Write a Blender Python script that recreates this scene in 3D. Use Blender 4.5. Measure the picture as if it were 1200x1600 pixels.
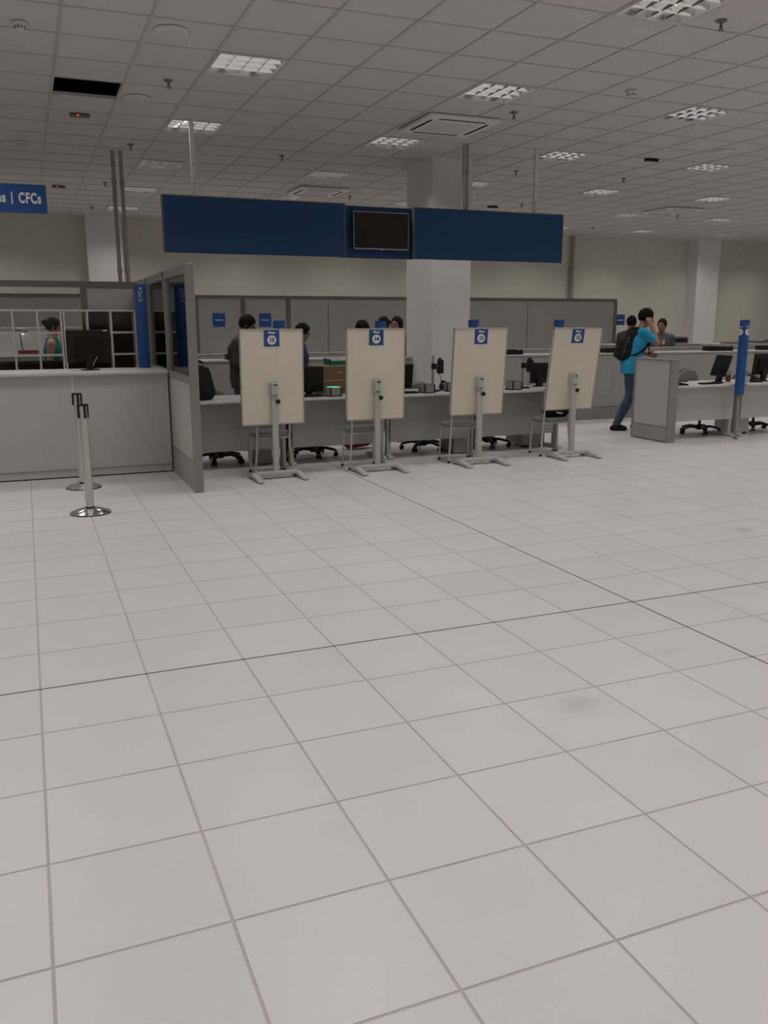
import bpy, math, random
import numpy as np
from mathutils import Vector, Matrix

random.seed(7)
SC = bpy.context.scene
COL = SC.collection
for _o in list(bpy.data.objects):
    bpy.data.objects.remove(_o)

# ------------------------------------------------------------------ camera
F_PX, PITCH, YAW, ROLL = 1348.82, 0.21593, 0.38663, -0.00257
CAM = (0.06534, -2.47144, 1.55977)
def cam_axes():
    cy, sy, cp, sp = math.cos(YAW), math.sin(YAW), math.cos(PITCH), math.sin(PITCH)
    f = Vector((sy*cp, cy*cp, -sp)); r = Vector((cy, -sy, 0)); u = r.cross(f)
    c, s = math.cos(ROLL), math.sin(ROLL)
    return c*r + s*u, c*u - s*r, f
CR, CU, CF = cam_axes()
cd = bpy.data.cameras.new('camera'); cam = bpy.data.objects.new('camera', cd); COL.objects.link(cam)
cd.sensor_fit = 'HORIZONTAL'; cd.sensor_width = 36.0; cd.lens = 36.0*F_PX/1200.0
cd.clip_start = 0.05; cd.clip_end = 100
M = Matrix.Identity(4)
for i in range(3):
    M[i][0], M[i][1], M[i][2], M[i][3] = CR[i], CU[i], -CF[i], CAM[i]
cam.matrix_world = M
SC.camera = cam
def to_px(p):
    d = Vector(p) - Vector(CAM); z = d.dot(CF)
    if z < 0.05: return None
    return 600 + F_PX*d.dot(CR)/z, 800 - F_PX*d.dot(CU)/z

# ------------------------------------------------------------------ world, exposure
w = bpy.data.worlds.new('world'); SC.world = w; w.use_nodes = True
w.node_tree.nodes['Background'].inputs[0].default_value = (0.02, 0.02, 0.02, 1)
w.node_tree.nodes['Background'].inputs[1].default_value = 1.0
vs = SC.view_settings
vs.view_transform = 'Standard'; vs.look = 'None'; vs.gamma = 1.0; vs.use_curve_mapping = False
vs.exposure = 0.0
LAMP_W = 10.3            # watts of each ceiling luminaire
LAMP_COL = (1.0, 0.975, 0.955)

# ------------------------------------------------------------------ materials
MATS = {}
def mat(name, col, rough=0.5, metal=0.0, var=0.04, scale=8.0, bump=0.0, bscale=200.0, emit=None, es=0.0,
        trans=0.0, ior=1.45, spec=0.5, randv=0.0):
    if name in MATS: return MATS[name]
    m = bpy.data.materials.new(name); m.use_nodes = True
    nt = m.node_tree; nd = nt.nodes; lk = nt.links
    b = nd['Principled BSDF']
    b.inputs['Roughness'].default_value = rough; b.inputs['Metallic'].default_value = metal
    b.inputs['IOR'].default_value = ior; b.inputs['Specular IOR Level'].default_value = spec
    tc = nd.new('ShaderNodeTexCoord')
    n = nd.new('ShaderNodeTexNoise'); n.inputs['Scale'].default_value = scale; n.inputs['Detail'].default_value = 3
    lk.new(tc.outputs['Object'], n.inputs['Vector'])
    mx = nd.new('ShaderNodeMix'); mx.data_type = 'RGBA'
    mx.inputs[6].default_value = (*[max(0, c*(1-var)) for c in col], 1)
    mx.inputs[7].default_value = (*[min(1, c*(1+var)) for c in col], 1)
    lk.new(n.outputs['Fac'], mx.inputs[0])
    out = mx.outputs[2]
    if randv:
        oi = nd.new('ShaderNodeObjectInfo'); mr = nd.new('ShaderNodeMapRange')
        mr.inputs['To Min'].default_value = 1-randv; mr.inputs['To Max'].default_value = 1+randv
        lk.new(oi.outputs['Random'], mr.inputs['Value'])
        vm = nd.new('ShaderNodeVectorMath'); vm.operation = 'SCALE'
        lk.new(out, vm.inputs[0]); lk.new(mr.outputs['Result'], vm.inputs['Scale']); out = vm.outputs['Vector']
    lk.new(out, b.inputs['Base Color'])
    if bump:
        n2 = nd.new('ShaderNodeTexNoise'); n2.inputs['Scale'].default_value = bscale; n2.inputs['Detail'].default_value = 2
        lk.new(tc.outputs['Object'], n2.inputs['Vector'])
        bp = nd.new('ShaderNodeBump'); bp.inputs['Strength'].default_value = bump; bp.inputs['Distance'].default_value = 0.002
        lk.new(n2.outputs['Fac'], bp.inputs['Height']); lk.new(bp.outputs['Normal'], b.inputs['Normal'])
    if emit:
        b.inputs['Emission Color'].default_value = (*emit, 1); b.inputs['Emission Strength'].default_value = es
    if trans:
        b.inputs['Transmission Weight'].default_value = trans
    MATS[name] = m
    return m

def floor_mat():
    m = mat('floor_tile', (0.70, 0.672, 0.655), 0.30, var=0.03, scale=3.0, bump=0.12, bscale=260, randv=0.02)
    nt = m.node_tree; nd = nt.nodes; lk = nt.links; b = nd['Principled BSDF']
    src = b.inputs['Base Color'].links[0].from_socket
    geo = nd.new('ShaderNodeNewGeometry')
    sp = nd.new('ShaderNodeTexNoise'); sp.inputs['Scale'].default_value = 420; sp.inputs['Detail'].default_value = 1
    lk.new(geo.outputs['Position'], sp.inputs['Vector'])
    r = nd.new('ShaderNodeMapRange'); r.inputs['From Min'].default_value = 0.3; r.inputs['From Max'].default_value = 0.7
    r.inputs['To Min'].default_value = 0.93; r.inputs['To Max'].default_value = 1.05
    lk.new(sp.outputs['Fac'], r.inputs['Value'])
    fac = r.outputs['Result']
    # worn smudges: centre x, y, radius along x, along y, depth
    for (x, y, rx, ry, dep) in ((2.08, 0.33, .16, .12, .16), (5.06, 2.46, .13, .10, .30), (2.80, .66, .22, .05, .10),
                                (4.3, 3.3, .30, .20, .06), (3.0, 3.1, .35, .3, .05)):
        vm = nd.new('ShaderNodeVectorMath'); vm.operation = 'SUBTRACT'; vm.inputs[1].default_value = (x, y, 0)
        lk.new(geo.outputs['Position'], vm.inputs[0])
        sc = nd.new('ShaderNodeVectorMath'); sc.operation = 'MULTIPLY'; sc.inputs[1].default_value = (1/rx, 1/ry, 0)
        lk.new(vm.outputs[0], sc.inputs[0])
        nz = nd.new('ShaderNodeTexNoise'); nz.inputs['Scale'].default_value = 9; lk.new(geo.outputs['Position'], nz.inputs['Vector'])
        ln = nd.new('ShaderNodeVectorMath'); ln.operation = 'LENGTH'; lk.new(sc.outputs[0], ln.inputs[0])
        ad = nd.new('ShaderNodeMath'); ad.operation = 'ADD'; lk.new(ln.outputs['Value'], ad.inputs[0]); lk.new(nz.outputs['Fac'], ad.inputs[1])
        mr = nd.new('ShaderNodeMapRange'); mr.interpolation_type = 'SMOOTHSTEP'
        mr.inputs['From Min'].default_value = .4; mr.inputs['From Max'].default_value = 1.6
        mr.inputs['To Min'].default_value = 1-dep; mr.inputs['To Max'].default_value = 1
        lk.new(ad.outputs[0], mr.inputs['Value'])
        mu = nd.new('ShaderNodeMath'); mu.operation = 'MULTIPLY'; lk.new(fac, mu.inputs[0]); lk.new(mr.outputs['Result'], mu.inputs[1]); fac = mu.outputs[0]
    v = nd.new('ShaderNodeVectorMath'); v.operation = 'SCALE'; lk.new(src, v.inputs[0]); lk.new(fac, v.inputs['Scale'])
    lk.new(v.outputs['Vector'], b.inputs['Base Color'])
    return m

def glass_mat():
    m = bpy.data.materials.new('clear_glass'); m.use_nodes = True
    nt = m.node_tree; nd = nt.nodes; lk = nt.links
    for n in list(nd):
        if n.type != 'OUTPUT_MATERIAL': nd.remove(n)
    o = [n for n in nd if n.type == 'OUTPUT_MATERIAL'][0]
    t = nd.new('ShaderNodeBsdfTransparent'); t.inputs[0].default_value = (.95, .96, .955, 1)
    g = nd.new('ShaderNodeBsdfGlossy'); g.inputs['Roughness'].default_value = 0.01
    f = nd.new('ShaderNodeFresnel'); f.inputs['IOR'].default_value = 1.27
    mx = nd.new('ShaderNodeMixShader')
    lk.new(f.outputs[0], mx.inputs[0]); lk.new(t.outputs[0], mx.inputs[1]); lk.new(g.outputs[0], mx.inputs[2]); lk.new(mx.outputs[0], o.inputs[0])
    return m

FLOOR = floor_mat(); GLASS = glass_mat()
GROUT = mat('grout', (.48, .445, .425), .8, var=.15, scale=3)
JOINT = mat('joint_filler', (.085, .072, .065), .8)
WALL = mat('wall_paint', (.57, .54, .48), .8, var=.02, scale=.6)
PILLAR = mat('pillar_paint', (.70, .665, .64), .75, var=.02, scale=.8)
CTILE = mat('ceiling_tile', (.50, .472, .447), .9, var=.03, scale=60, bump=.25, bscale=160, randv=.015)
TBAR = mat('ceiling_bar', (.41, .386, .366), .6)
DARKVOID = mat('dark_void', (.02, .02, .02), .9)
LAMI = mat('pale_laminate', (.50, .475, .46), .5, var=.02, scale=2)
LAMG = mat('grey_laminate', (.34, .328, .31), .5, var=.02, scale=2)
FRAME = mat('grey_frame', (.25, .245, .235), .45)
FRAMED = mat('dark_grey_frame', (.13, .127, .12), .5)
WORK = mat('white_worktop', (.60, .58, .56), .4, var=.02)
WBOARD = mat('cream_board', (.70, .65, .56), .55, var=.015, scale=3)
BTRIM = mat('board_trim', (.42, .38, .34), .5)
EASEL = mat('easel_metal', (.46, .46, .43), .4)
SEATG = mat('grey_seat', (.20, .197, .19), .7, bump=.2, bscale=300)
BLUE = mat('blue_sign', (.012, .075, .27), .5, var=.03)
BLUEF = mat('blue_fascia', (.004, .052, .160), .55, var=.03, scale=2)
BLUED = mat('blue_edge', (.01, .045, .14), .6)
WHITE = mat('white_print', (.78, .78, .78), .6)
NAVY = mat('dark_print', (.03, .035, .06), .6)
BLACK = mat('black_plastic', (.012, .012, .012), .45, spec=.3)
BLACKM = mat('black_matt', (.014, .014, .014), .75, spec=.2)
DPAN = mat('dark_panel', (.055, .052, .047), .6)
SCREEN = mat('dark_screen', (.008, .008, .009), .15)
CHROME = mat('chrome', (.70, .69, .67), .14, 1.0)
ALU = mat('brushed_steel', (.62, .60, .58), .32, .9)
GALV = mat('galvanised_pipe', (.30, .30, .28), .5, .3)
PIPEW = mat('white_pipe', (.60, .58, .55), .5)
MIRROR = mat('mirror_louvre', (.86, .86, .85), .12, 1.0)
LAMPBOX = mat('lamp_housing', (.42, .42, .40), .3)
TUBE = mat('lamp_tube', (.9, .9, .9), .5, emit=(1, .97, .93), es=5.0)
PLASW = mat('white_plastic', (.55, .53, .50), .5)
ACW = mat('white_casing', (.66, .64, .61), .45)
RED = mat('red_led', (.5, .02, .02), .4, emit=(1, .05, .04), es=1.5)
REDP = mat('red_plastic', (.22, .018, .022), .5)
GREEN = mat('green_plastic', (.01, .13, .06), .5)
GLOWG = mat('green_scanner_glow', (.1, .6, .3), .3, emit=(.12, .9, .42), es=.55)
PAPER = mat('paper', (.68, .68, .67), .7)
CARD = mat('brown_board', (.17, .105, .062), .7, var=.08, scale=12)
CARDT = mat('tan_board', (.38, .27, .18), .6, var=.08, scale=12)
SCANG = mat('scanner_grey', (.27, .265, .25), .5)
ORANGE = mat('orange_plastic', (.24, .075, .03), .5)
YEL = mat('yellow_label', (.62, .72, .35), .5)
for n_ in ('lamp_tube',): MATS[n_].cycles.emission_sampling = 'NONE'

# ------------------------------------------------------------------ helpers
def tag(o, label=None, cat=None, group=None, kind=None):
    if label: o['label'] = label
    if cat: o['category'] = cat
    if group: o['group'] = group
    if kind: o['kind'] = kind
    return o
def thing(name, label, cat, loc=(0, 0, 0), rz=0.0, group=None):
    o = bpy.data.objects.new(name, None); COL.objects.link(o)
    o.empty_display_size = .1; o.location = loc; o.rotation_euler = (0, 0, rz)
    return tag(o, label, cat, group)

class MB:
    def __init__(s): s.v = []; s.f = []
    def box(s, x0, x1, y0, y1, z0, z1):
        b = len(s.v)
        s.v += [(x, y, z) for z in (z0, z1) for y in (y0, y1) for x in (x0, x1)]
        for q in ((0, 2, 3, 1), (4, 5, 7, 6), (0, 1, 5, 4), (2, 6, 7, 3), (0, 4, 6, 2), (1, 3, 7, 5)):
            s.f.append(tuple(b+i for i in q))
        return s
    def tube(s, p, q, r0, r1=None, n=12, caps=True):
        r1 = r0 if r1 is None else r1
        p, q = Vector(p), Vector(q); d = (q-p).normalized()
        a = d.orthogonal().normalized(); c = d.cross(a); b = len(s.v)
        for (o, r) in ((p, r0), (q, r1)):
            for i in range(n):
                t = 2*math.pi*i/n; s.v.append(tuple(o + a*(r*math.cos(t)) + c*(r*math.sin(t))))
        for i in range(n):
            j = (i+1) % n; s.f.append((b+i, b+j, b+n+j, b+n+i))
        if caps:
            s.f.append(tuple(b+i for i in reversed(range(n)))); s.f.append(tuple(b+n+i for i in range(n)))
        return s
    def path(s, pts, r, n=8):
        for a, b in zip(pts[:-1], pts[1:]): s.tube(a, b, r, r, n)
        return s
    def lathe(s, prof, n=24, o=(0, 0, 0)):
        b = len(s.v); k = len(prof)
        for (r, z) in prof:
            for i in range(n):
                t = 2*math.pi*i/n; s.v.append((o[0]+r*math.cos(t), o[1]+r*math.sin(t), o[2]+z))
        for j in range(k-1):
            for i in range(n):
                i2 = (i+1) % n; s.f.append((b+j*n+i, b+j*n+i2, b+(j+1)*n+i2, b+(j+1)*n+i))
        s.f.append(tuple(b+i for i in reversed(range(n)))); s.f.append(tuple(b+(k-1)*n+i for i in range(n)))
        return s
    def prism(s, poly, axis, a0, a1):
        """poly: 2D outline; axis 'x','y','z' = extrusion axis"""
        b = len(s.v); n = len(poly)
        for a in (a0, a1):
            for (u, v) in poly:
                s.v.append({'x': (a, u, v), 'y': (u, a, v), 'z': (u, v, a)}[axis])
        for i in range(n):
            j = (i+1) % n; s.f.append((b+i, b+j, b+n+j, b+n+i))
        s.f.append(tuple(b+i for i in reversed(range(n)))); s.f.append(tuple(b+n+i for i in range(n)))
        return s
    def xform(s, m, i0=0):
        s.v = s.v[:i0] + [tuple(m @ Vector(v)) for v in s.v[i0:]]
        return s
    def mesh(s, name, m, smooth=False):
        me = bpy.data.meshes.new(name); me.from_pydata(s.v, [], s.f)
        import bmesh
        bm = bmesh.new(); bm.from_mesh(me); bmesh.ops.recalc_face_normals(bm, faces=bm.faces); bm.to_mesh(me); bm.free()
        if smooth:
            me.polygons.foreach_set('use_smooth', [True]*len(me.polygons))
            me.set_sharp_from_angle(angle=math.radians(40))
        me.materials.append(m)
        return me
    def build(s, name, m, parent=None, loc=(0, 0, 0), smooth=False, bevel=0.0):
        o = bpy.data.objects.new(name, s.mesh(name, m, smooth or bevel > 0)); COL.objects.link(o)
        o.location = loc
        if parent: o.parent = parent
        if bevel:
            md = o.modifiers.new('bevel', 'BEVEL'); md.width = bevel; md.segments = 2; md.limit_method = 'ANGLE'
        return o
def box(name, m, x0, x1, y0, y1, z0, z1, parent=None, bevel=0.0):
    return MB().box(x0, x1, y0, y1, z0, z1).build(name, m, parent, bevel=bevel)
def inst(name, me, parent=None, loc=(0, 0, 0), rz=0.0):
    o = bpy.data.objects.new(name, me); COL.objects.link(o); o.location = loc; o.rotation_euler = (0, 0, rz)
    if parent: o.parent = parent
    return o
def copy_tree(o, loc=None, rz=None, parent=None):
    c = o.copy(); COL.objects.link(c); c.parent = parent
    if loc is not None: c.location = loc
    if rz is not None: c.rotation_euler = (0, 0, rz)
    for ch in list(o.children): copy_tree(ch, parent=c)
    return c

_dg = None
def text_mesh(s, size, bold=0.0, align='CENTER', space=1.0):
    cu = bpy.data.curves.new('t', 'FONT'); cu.body = s; cu.size = size; cu.align_x = align; cu.align_y = 'CENTER'
    cu.offset = bold; cu.space_character = space; cu.extrude = 0.0008; cu.resolution_u = 4
    o = bpy.data.objects.new('t', cu); COL.objects.link(o)
    dg = bpy.context.evaluated_depsgraph_get(); dg.update()
    me = bpy.data.meshes.new_from_object(o.evaluated_get(dg))
    bpy.data.objects.remove(o); bpy.data.curves.remove(cu)
    return me
def text(name, s, size, m, parent, mx, bold=0.0, fn=None, align='CENTER', space=1.0):
    """text in local xy plane placed by matrix mx; fn optionally bends the points first"""
    me = text_mesh(s, size, bold, align, space); me.name = name
    for v in me.vertices:
        p = v.co
        if fn: p = fn(p)
        v.co = mx @ p
    me.materials.clear(); me.materials.append(m)
    o = bpy.data.objects.new(name, me); COL.objects.link(o)
    if parent: o.parent = parent
    return o
def face_front(x, y, z):            # upright lettering facing -Y
    return Matrix.Translation((x, y, z)) @ Matrix.Rotation(math.pi/2, 4, 'X')

# ------------------------------------------------------------------ room
H = 3.733
X0, X1, Y0, Y1 = -4.2, 22.0, -5.5, 17.3
TX, TY, OX, OY = .615, .64, 1.725, 5.19       # ceiling module
def poly_area(pts):
    q = [to_px(p) for p in pts]
    if any(a is None for a in q): return 0
    cx = sum(a[0] for a in q)/4; cy = sum(a[1] for a in q)/4
    if not (-60 < cx < 1260 and -60 < cy < 1660): return 0
    return abs(sum(q[i][0]*q[(i+1) % 4][1]-q[(i+1) % 4][0]*q[i][1] for i in range(4)))/2

fl = MB().box(X0-.2, X1+.2, Y0-.2, Y1+.2, -.15, -.0018).build('floor', GROUT)
tag(fl, 'pale grey stone tile floor of the hall', kind='structure')
P = .45; g = .0044
tm = MB().box(-P/2+g, P/2-g, -P/2+g, P/2-g, -.012, 0).mesh('floor_tile', FLOOR)
cells = []
for i in range(math.floor(X0/P), math.ceil(X1/P)):
    for j in range(math.floor(Y0/P), math.ceil(Y1/P)):
        x, y = i*P, j*P
        a = poly_area([(x, y, 0), (x+P, y, 0), (x+P, y+P, 0), (x, y+P, 0)])
        # what furniture fully covers does not show; keep the open hall first
        if y > 7.6: a *= .2
        cells.append((a, x+P/2, y+P/2))
cells.sort(reverse=True)
for a, x, y in cells[:300]: inst('floor_tile', tm, fl, (x, y, 0))
mb = MB()
for a, x, y in cells[300:]:
    xa, xb, ya, yb = max(x-P/2+g, X0), min(x+P/2-g, X1), max(y-P/2+g, Y0), min(y+P/2-g, Y1)
    b = len(mb.v); mb.v += [(xa, ya, 0), (xb, ya, 0), (xb, yb, 0), (xa, yb, 0), (xa, ya, -.012), (xb, ya, -.012), (xb, yb, -.012), (xa, yb, -.012)]
    mb.f += [(b, b+1, b+2, b+3)] + [(b+4+k, b+4+(k+1) % 4, b+(k+1) % 4, b+k) for k in range(4)]
tag(mb.build('floor_tile_field', FLOOR, fl), kind='stuff')
box('expansion_joint', JOINT, X0, X1, 1.35-.005, 1.35+.005, -.01, .0003, fl)
box('expansion_joint', JOINT, 3.15-.005, 3.15+.005, Y0, Y1, -.01, .0002, fl)

def wall(name, *b):
    return tag(box(name, WALL, *b), kind='structure')
wb = wall('wall_back', X0-.2, X1+.2, Y1, Y1+.2, -.1, H+.55)
wall('wall_front', X0-.2, X1+.2, Y0-.2, Y0, -.1, H+.55)
wall('wall_left', X0-.2, X0, Y0, Y1, -.1, H+.55)
wall('wall_right', X1, X1+.2, Y0, Y1, -.1, H+.55)
box('pilaster', PILLAR, 1.40, 2.10, Y1-.35, Y1, 0, H+.1, wb)
box('pilaster', PILLAR, 17.2, 17.95, Y1-.40, Y1, 0, H+.1, wb)
pl = tag(box('pillar', PILLAR, 5.33, 5.93, 8.69, 9.56, 0, H+.1, bevel=.006), 'white square concrete pillar rising to the ceiling behind the desks', kind='structure')

# ceiling: bars, tiles, dark void above
mb = MB()
i0, i1 = math.floor((X0-OX)/TX), math.ceil((X1-OX)/TX)
j0, j1 = math.floor((Y0-OY)/TY), math.ceil((Y1-OY)/TY)
for i in range(i0, i1+1):
    x = OX+i*TX
    if X0 < x < X1: mb.box(x-.012, x+.012, Y0, Y1, H, H+.03)
for j in range(j0, j1+1):
    y = OY+j*TY
    if Y0 < y < Y1: mb.box(X0, X1, y-.011, y+.011, H+.001, H+.029)
ce = tag(mb.build('ceiling', TBAR), 'suspended tile ceiling on a grid of bars', kind='structure')
box('soffit', DARKVOID, X0, X1, Y0, Y1, H+.50, H+.55, ce)
LUM = [(OX+TX*(4*a+.5), OY+TY*(4*b+.5), a, b) for a in range(-2, 8) for b in range(-4, 5)]
skip = {(4*a, 4*b) for (_, _, a, b) in LUM} | {(-2, 2)}
cells = []
for i in range(i0, i1):
    for j in range(j0, j1):
        if (i, j) in skip: continue
        x, y = OX+i*TX, OY+j*TY
        a = poly_area([(x, y, H), (x+TX, y, H), (x+TX, y+TY, H), (x, y+TY, H)])
        cells.append((a, x, y))
cells.sort(reverse=True)
tm = MB().box(.008, TX-.008, .008, TY-.008, H+.006, H+.02).mesh('ceiling_tile', CTILE)
for a, x, y in cells[:300]: inst('ceiling_tile', tm, ce, (x, y, 0))
mb = MB()
for a, x, y in cells[300:]:
    mb.box(max(x+.008, X0), min(x+TX-.008, X1), max(y+.008, Y0), min(y+TY-.008, Y1), H+.006, H+.02)
tag(mb.build('ceiling_tile_field', CTILE, ce), kind='stuff')

# ------------------------------------------------------------------ luminaires
LS = .285                                # half size of the lamp opening
hx, hy = TX/2-.014, TY/2-.014
mb = MB()                                # open box housing
mb.box(-hx, hx, -hy, hy, .11, .115)
mb.box(-hx, -hx+.004, -hy, hy, .0, .11).box(hx-.004, hx, -hy, hy, .0, .11)
mb.box(-hx, hx, -hy, -hy+.004, .0, .11).box(-hx, hx, hy-.004, hy, .0, .11)
m_house = mb.mesh('housing', LAMPBOX)
m_trim = MB().box(-hx, hx, -hy, -hy+.016, -.003, .004).box(-hx, hx, hy-.016, hy, -.003, .004).box(-hx, -hx+.016, -hy, hy, -.003, .004).box(hx-.016, hx, -hy, hy, -.003, .004).mesh('trim', PLASW)
m_tube = MB().tube((0, -hy+.03, 0), (0, hy-.03, 0), .011, n=10).mesh('tube', TUBE, True)
def vprof(l, h):                         # V-section parabolic blade, wide at the top
    return [(-.020, h), (-.011, h*.5), (-.004, .004), (0, 0), (.004, .004), (.011, h*.5), (.020, h)]
m_bx = MB().prism(vprof(0, .05), 'x', -hx+.008, hx-.008).mesh('cross_blade', MIRROR, True)
m_by = MB().prism(vprof(0, .05), 'y', -hy+.008, hy-.008).mesh('long_blade', MIRROR, True)
NB = 4
bxs = [(-hx+.01)+(2*hx-.02)*k/NB for k in range(1, NB)]
bys = [(-hy+.01)+(2*hy-.02)*k/NB for k in range(1, NB)]
mb = MB()
for y in bys:
    k = len(mb.v); mb.prism(vprof(0, .05), 'x', -hx+.008, hx-.008); mb.xform(Matrix.Translation((0, y, .004)), k)
for x in bxs:
    k = len(mb.v); mb.prism(vprof(0, .05), 'y', -hy+.008, hy-.008); mb.xform(Matrix.Translation((x, 0, .004)), k)
m_louvre = mb.mesh('louvre', MIRROR, True)
def lamp_area(o):
    ld = bpy.data.lights.new('lamp_light', 'AREA'); ld.shape = 'RECTANGLE'; ld.size = 2*hx-.05; ld.size_y = 2*hy-.05
    ld.energy = LAMP_W; ld.color = LAMP_COL; ld.spread = math.radians(128)
    lo = bpy.data.objects.new('lamp_light', ld); COL.objects.link(lo); lo.parent = o; lo.location = (0, 0, -.002)
ld_shared = None
for (x, y, a, b) in LUM:
    t = thing('ceiling_light', 'recessed square light with a mirror louvre in the tile ceiling', 'ceiling light', (x, y, H), 0, 'louvre lights set in the ceiling grid')
    inst('housing', m_house, t); inst('trim', m_trim, t)
    for tx in (-.14, .14): inst('tube', m_tube, t, (tx, 0, .078))
    q = to_px((x, y, H)); near = q and -80 < q[0] < 1280 and -80 < q[1] < 215
    if near:
        for yy in bys: inst('cross_blade', m_bx, t, (0, yy, .004))
        for xx in bxs: inst('long_blade', m_by, t, (xx, 0, .004))
    else:
        inst('louvre', m_louvre, t)
    lamp_area(t)

# ------------------------------------------------------------------ ceiling fittings
def cassette(x, y, label):
    t = thing('air_conditioner', label, 'air conditioner', (x, y, H))
    s = .43
    mb = MB().box(-s, s, -s, s, -.040, 0)
    mb.build('casing', ACW, t, bevel=.012)
    gr = MB().box(-.25, .25, -.25, .25, -.046, -.038).build('intake_grille', ACW, t)
    m2 = MB()
    for k in range(9): m2.box(-.235, .235, -.225+k*.052, -.205+k*.052, -.0485, -.045)
    m2.build('grille_rib', LAMI, gr)
    for (bx) in ((-.28, .28, -.36, -.325), (-.28, .28, .325, .36), (-.36, -.325, -.28, .28), (.325, .36, -.28, .28)):
        MB().box(*bx, -.0425, -.039).build('air_slot', BLACKM, t)
    return t
cassette(4.66, 6.86, 'white ceiling cassette air conditioner just in front of the pillar')
cassette(4.83, 12.15, 'white ceiling cassette air conditioner beyond the blue fascia, left of the pillar')
cassette(12.2, 12.1, 'white ceiling cassette air conditioner far back over the counters on the open side')

m_sp_plate = MB().lathe([(.0, -.014), (.02, -.014), (.04, -.004), (.042, 0), (.0, 0)], 20).mesh('rosette', FRAMED, True)
m_sp_body = MB().tube((0, 0, -.01), (0, 0, -.05), .009, .007, 8).tube((-.012, 0, -.03), (-.012, 0, -.062), .003, n=6).tube((.012, 0, -.03), (.012, 0, -.062), .003, n=6).lathe([(.0, -.066), (.022, -.066), (.022, -.062), (0, -.062)], 12).mesh('deflector', FRAMED)
for (x, y) in ((1.48, 6.22), (5.07, 6.13), (1.48, 9.35), (3.43, 9.36), (5.03, 3.08), (6.95, 9.26), (8.87, 9.26), (1.44, 12.55), (1.45, 15.7), (5.55, 12.55), (12.9, 12.75), (8.94, 12.4), (12.6, 15.3)):
    t = thing('sprinkler', 'small dark sprinkler head hanging under the ceiling tiles', 'sprinkler', (x, y, H), 0, 'sprinkler heads on the ceiling')
    inst('rosette', m_sp_plate, t); inst('deflector', m_sp_body, t)
def smoke(x, y, label):
    t = thing('smoke_detector', label, 'smoke detector', (x, y, H))
    MB().lathe([(0, -.02), (.05, -.02), (.056, -.012), (.056, 0), (0, 0)], 24).build('base', PLASW, t, smooth=True)
    MB().lathe([(0, -.052), (.026, -.052), (.036, -.042), (.038, -.02), (0, -.02)], 24).build('cap', PLASW, t, smooth=True)
    m = MB()
    for k in range(10):
        a = 2*math.pi*k/10; m.tube((.034*math.cos(a), .034*math.sin(a), -.044), (.037*math.cos(a), .037*math.sin(a), -.026), .004, n=5)
    m.build('vent', BLACKM, t)
smoke(.22, 5.03, 'white smoke detector on the ceiling beside a round speaker grille')
smoke(5.67, 4.95, 'white smoke detector on the ceiling, alone among plain tiles near the pillar side')
smoke(.24, 9.63, 'white smoke detector on the ceiling behind the open black tile hole')
def speaker(x, y, label):
    t = thing('ceiling_speaker', label, 'speaker', (x, y, H))
    MB().lathe([(.112, -.016), (.122, -.014), (.130, 0), (.112, 0)], 32).build('rim', PLASW, t, smooth=True)
    MB().lathe([(0, -.020), (.06, -.019), (.111, -.013), (.111, 0), (0, 0)], 32).build('grille', LAMI, t, smooth=True)
speaker(1.29, 4.80, 'round white ceiling speaker with a shadowed rim, beside the first louvre light')
speaker(1.29, 6.96, 'round white ceiling speaker next to the open black tile hole')
speaker(8.70, 6.96, 'round white ceiling speaker on the ceiling above the counters')
def sensor(x, y, label, led):
    t = thing('emergency_light', label, 'emergency light', (x, y, H))
    MB().box(-.10, .10, -.03, .03, -.035, 0).build('case', FRAMED if led else BLACKM, t, bevel=.006)
    MB().box(-.09, .09, -.027, .027, -.043, -.034).build('lens', SCANG, t, bevel=.004)
    if led: MB().tube((-.02, -.031, -.02), (-.02, -.036, -.02), .009, n=10).build('indicator', RED, t)
sensor(.80, 7.88, 'small dark emergency light with a red indicator, behind the open black tile hole', True)
sensor(.77, 13.16, 'small dark emergency light with a red indicator, above the hanging blue sign', True)
sensor(8.18, 7.75, 'small black ceiling unit without indicator, in front of the far louvre lights', False)
sensor(8.56, 12.84, 'small black ceiling unit beyond the blue fascia by the pillar', False)

def pipe(name, label, x, y, z0, z1, r, m, clamps=(), grp=None, flange=True):
    t = thing(name, label, 'pipe' if 'pipe' in name else 'post', (x, y, z0), 0, grp)
    MB().tube((0, 0, 0), (0, 0, z1-z0), r, n=14).build('shaft', m, t, smooth=True)
    for c in clamps: MB().tube((0, 0, c-z0-.03), (0, 0, c-z0+.03), r*1.35, n=14).build('coupling', m, t, smooth=True)
    if flange: MB().tube((0, 0, z1-z0-.012), (0, 0, z1-z0), r*2, n=14).build('flange', m, t, smooth=True)
    return t
gp = 'conduit pipes beside the glazed partition'
pipe('conduit_pipe', 'grey conduit pipe of the pair behind the glazed office partition', 1.306, 9.86, 0, H, .026, GALV, (3.35, 2.25), gp, False)
pipe('conduit_pipe', 'grey conduit pipe of the pair behind the glazed office partition', 1.405, 9.84, 0, H, .026, GALV, (3.35, 2.25), gp, False)
gp2 = 'conduit pipes in front of the pillar'
pipe('conduit_pipe', 'thin grey conduit pipe running down behind the fascia before the pillar', 5.335, 7.79, 2.55, H, .017, GALV, (3.4,), gp2, False)
pipe('conduit_pipe', 'thin grey conduit pipe running down behind the fascia before the pillar', 5.385, 7.79, 2.55, H, .017, GALV, (3.4,), gp2, False)
pipe('conduit_pipe', 'single grey conduit pipe fixed down the far cream wall', 13.37, Y1-.09, 0, H, .05, GALV, (2.9, 2.5), None, False)

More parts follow.
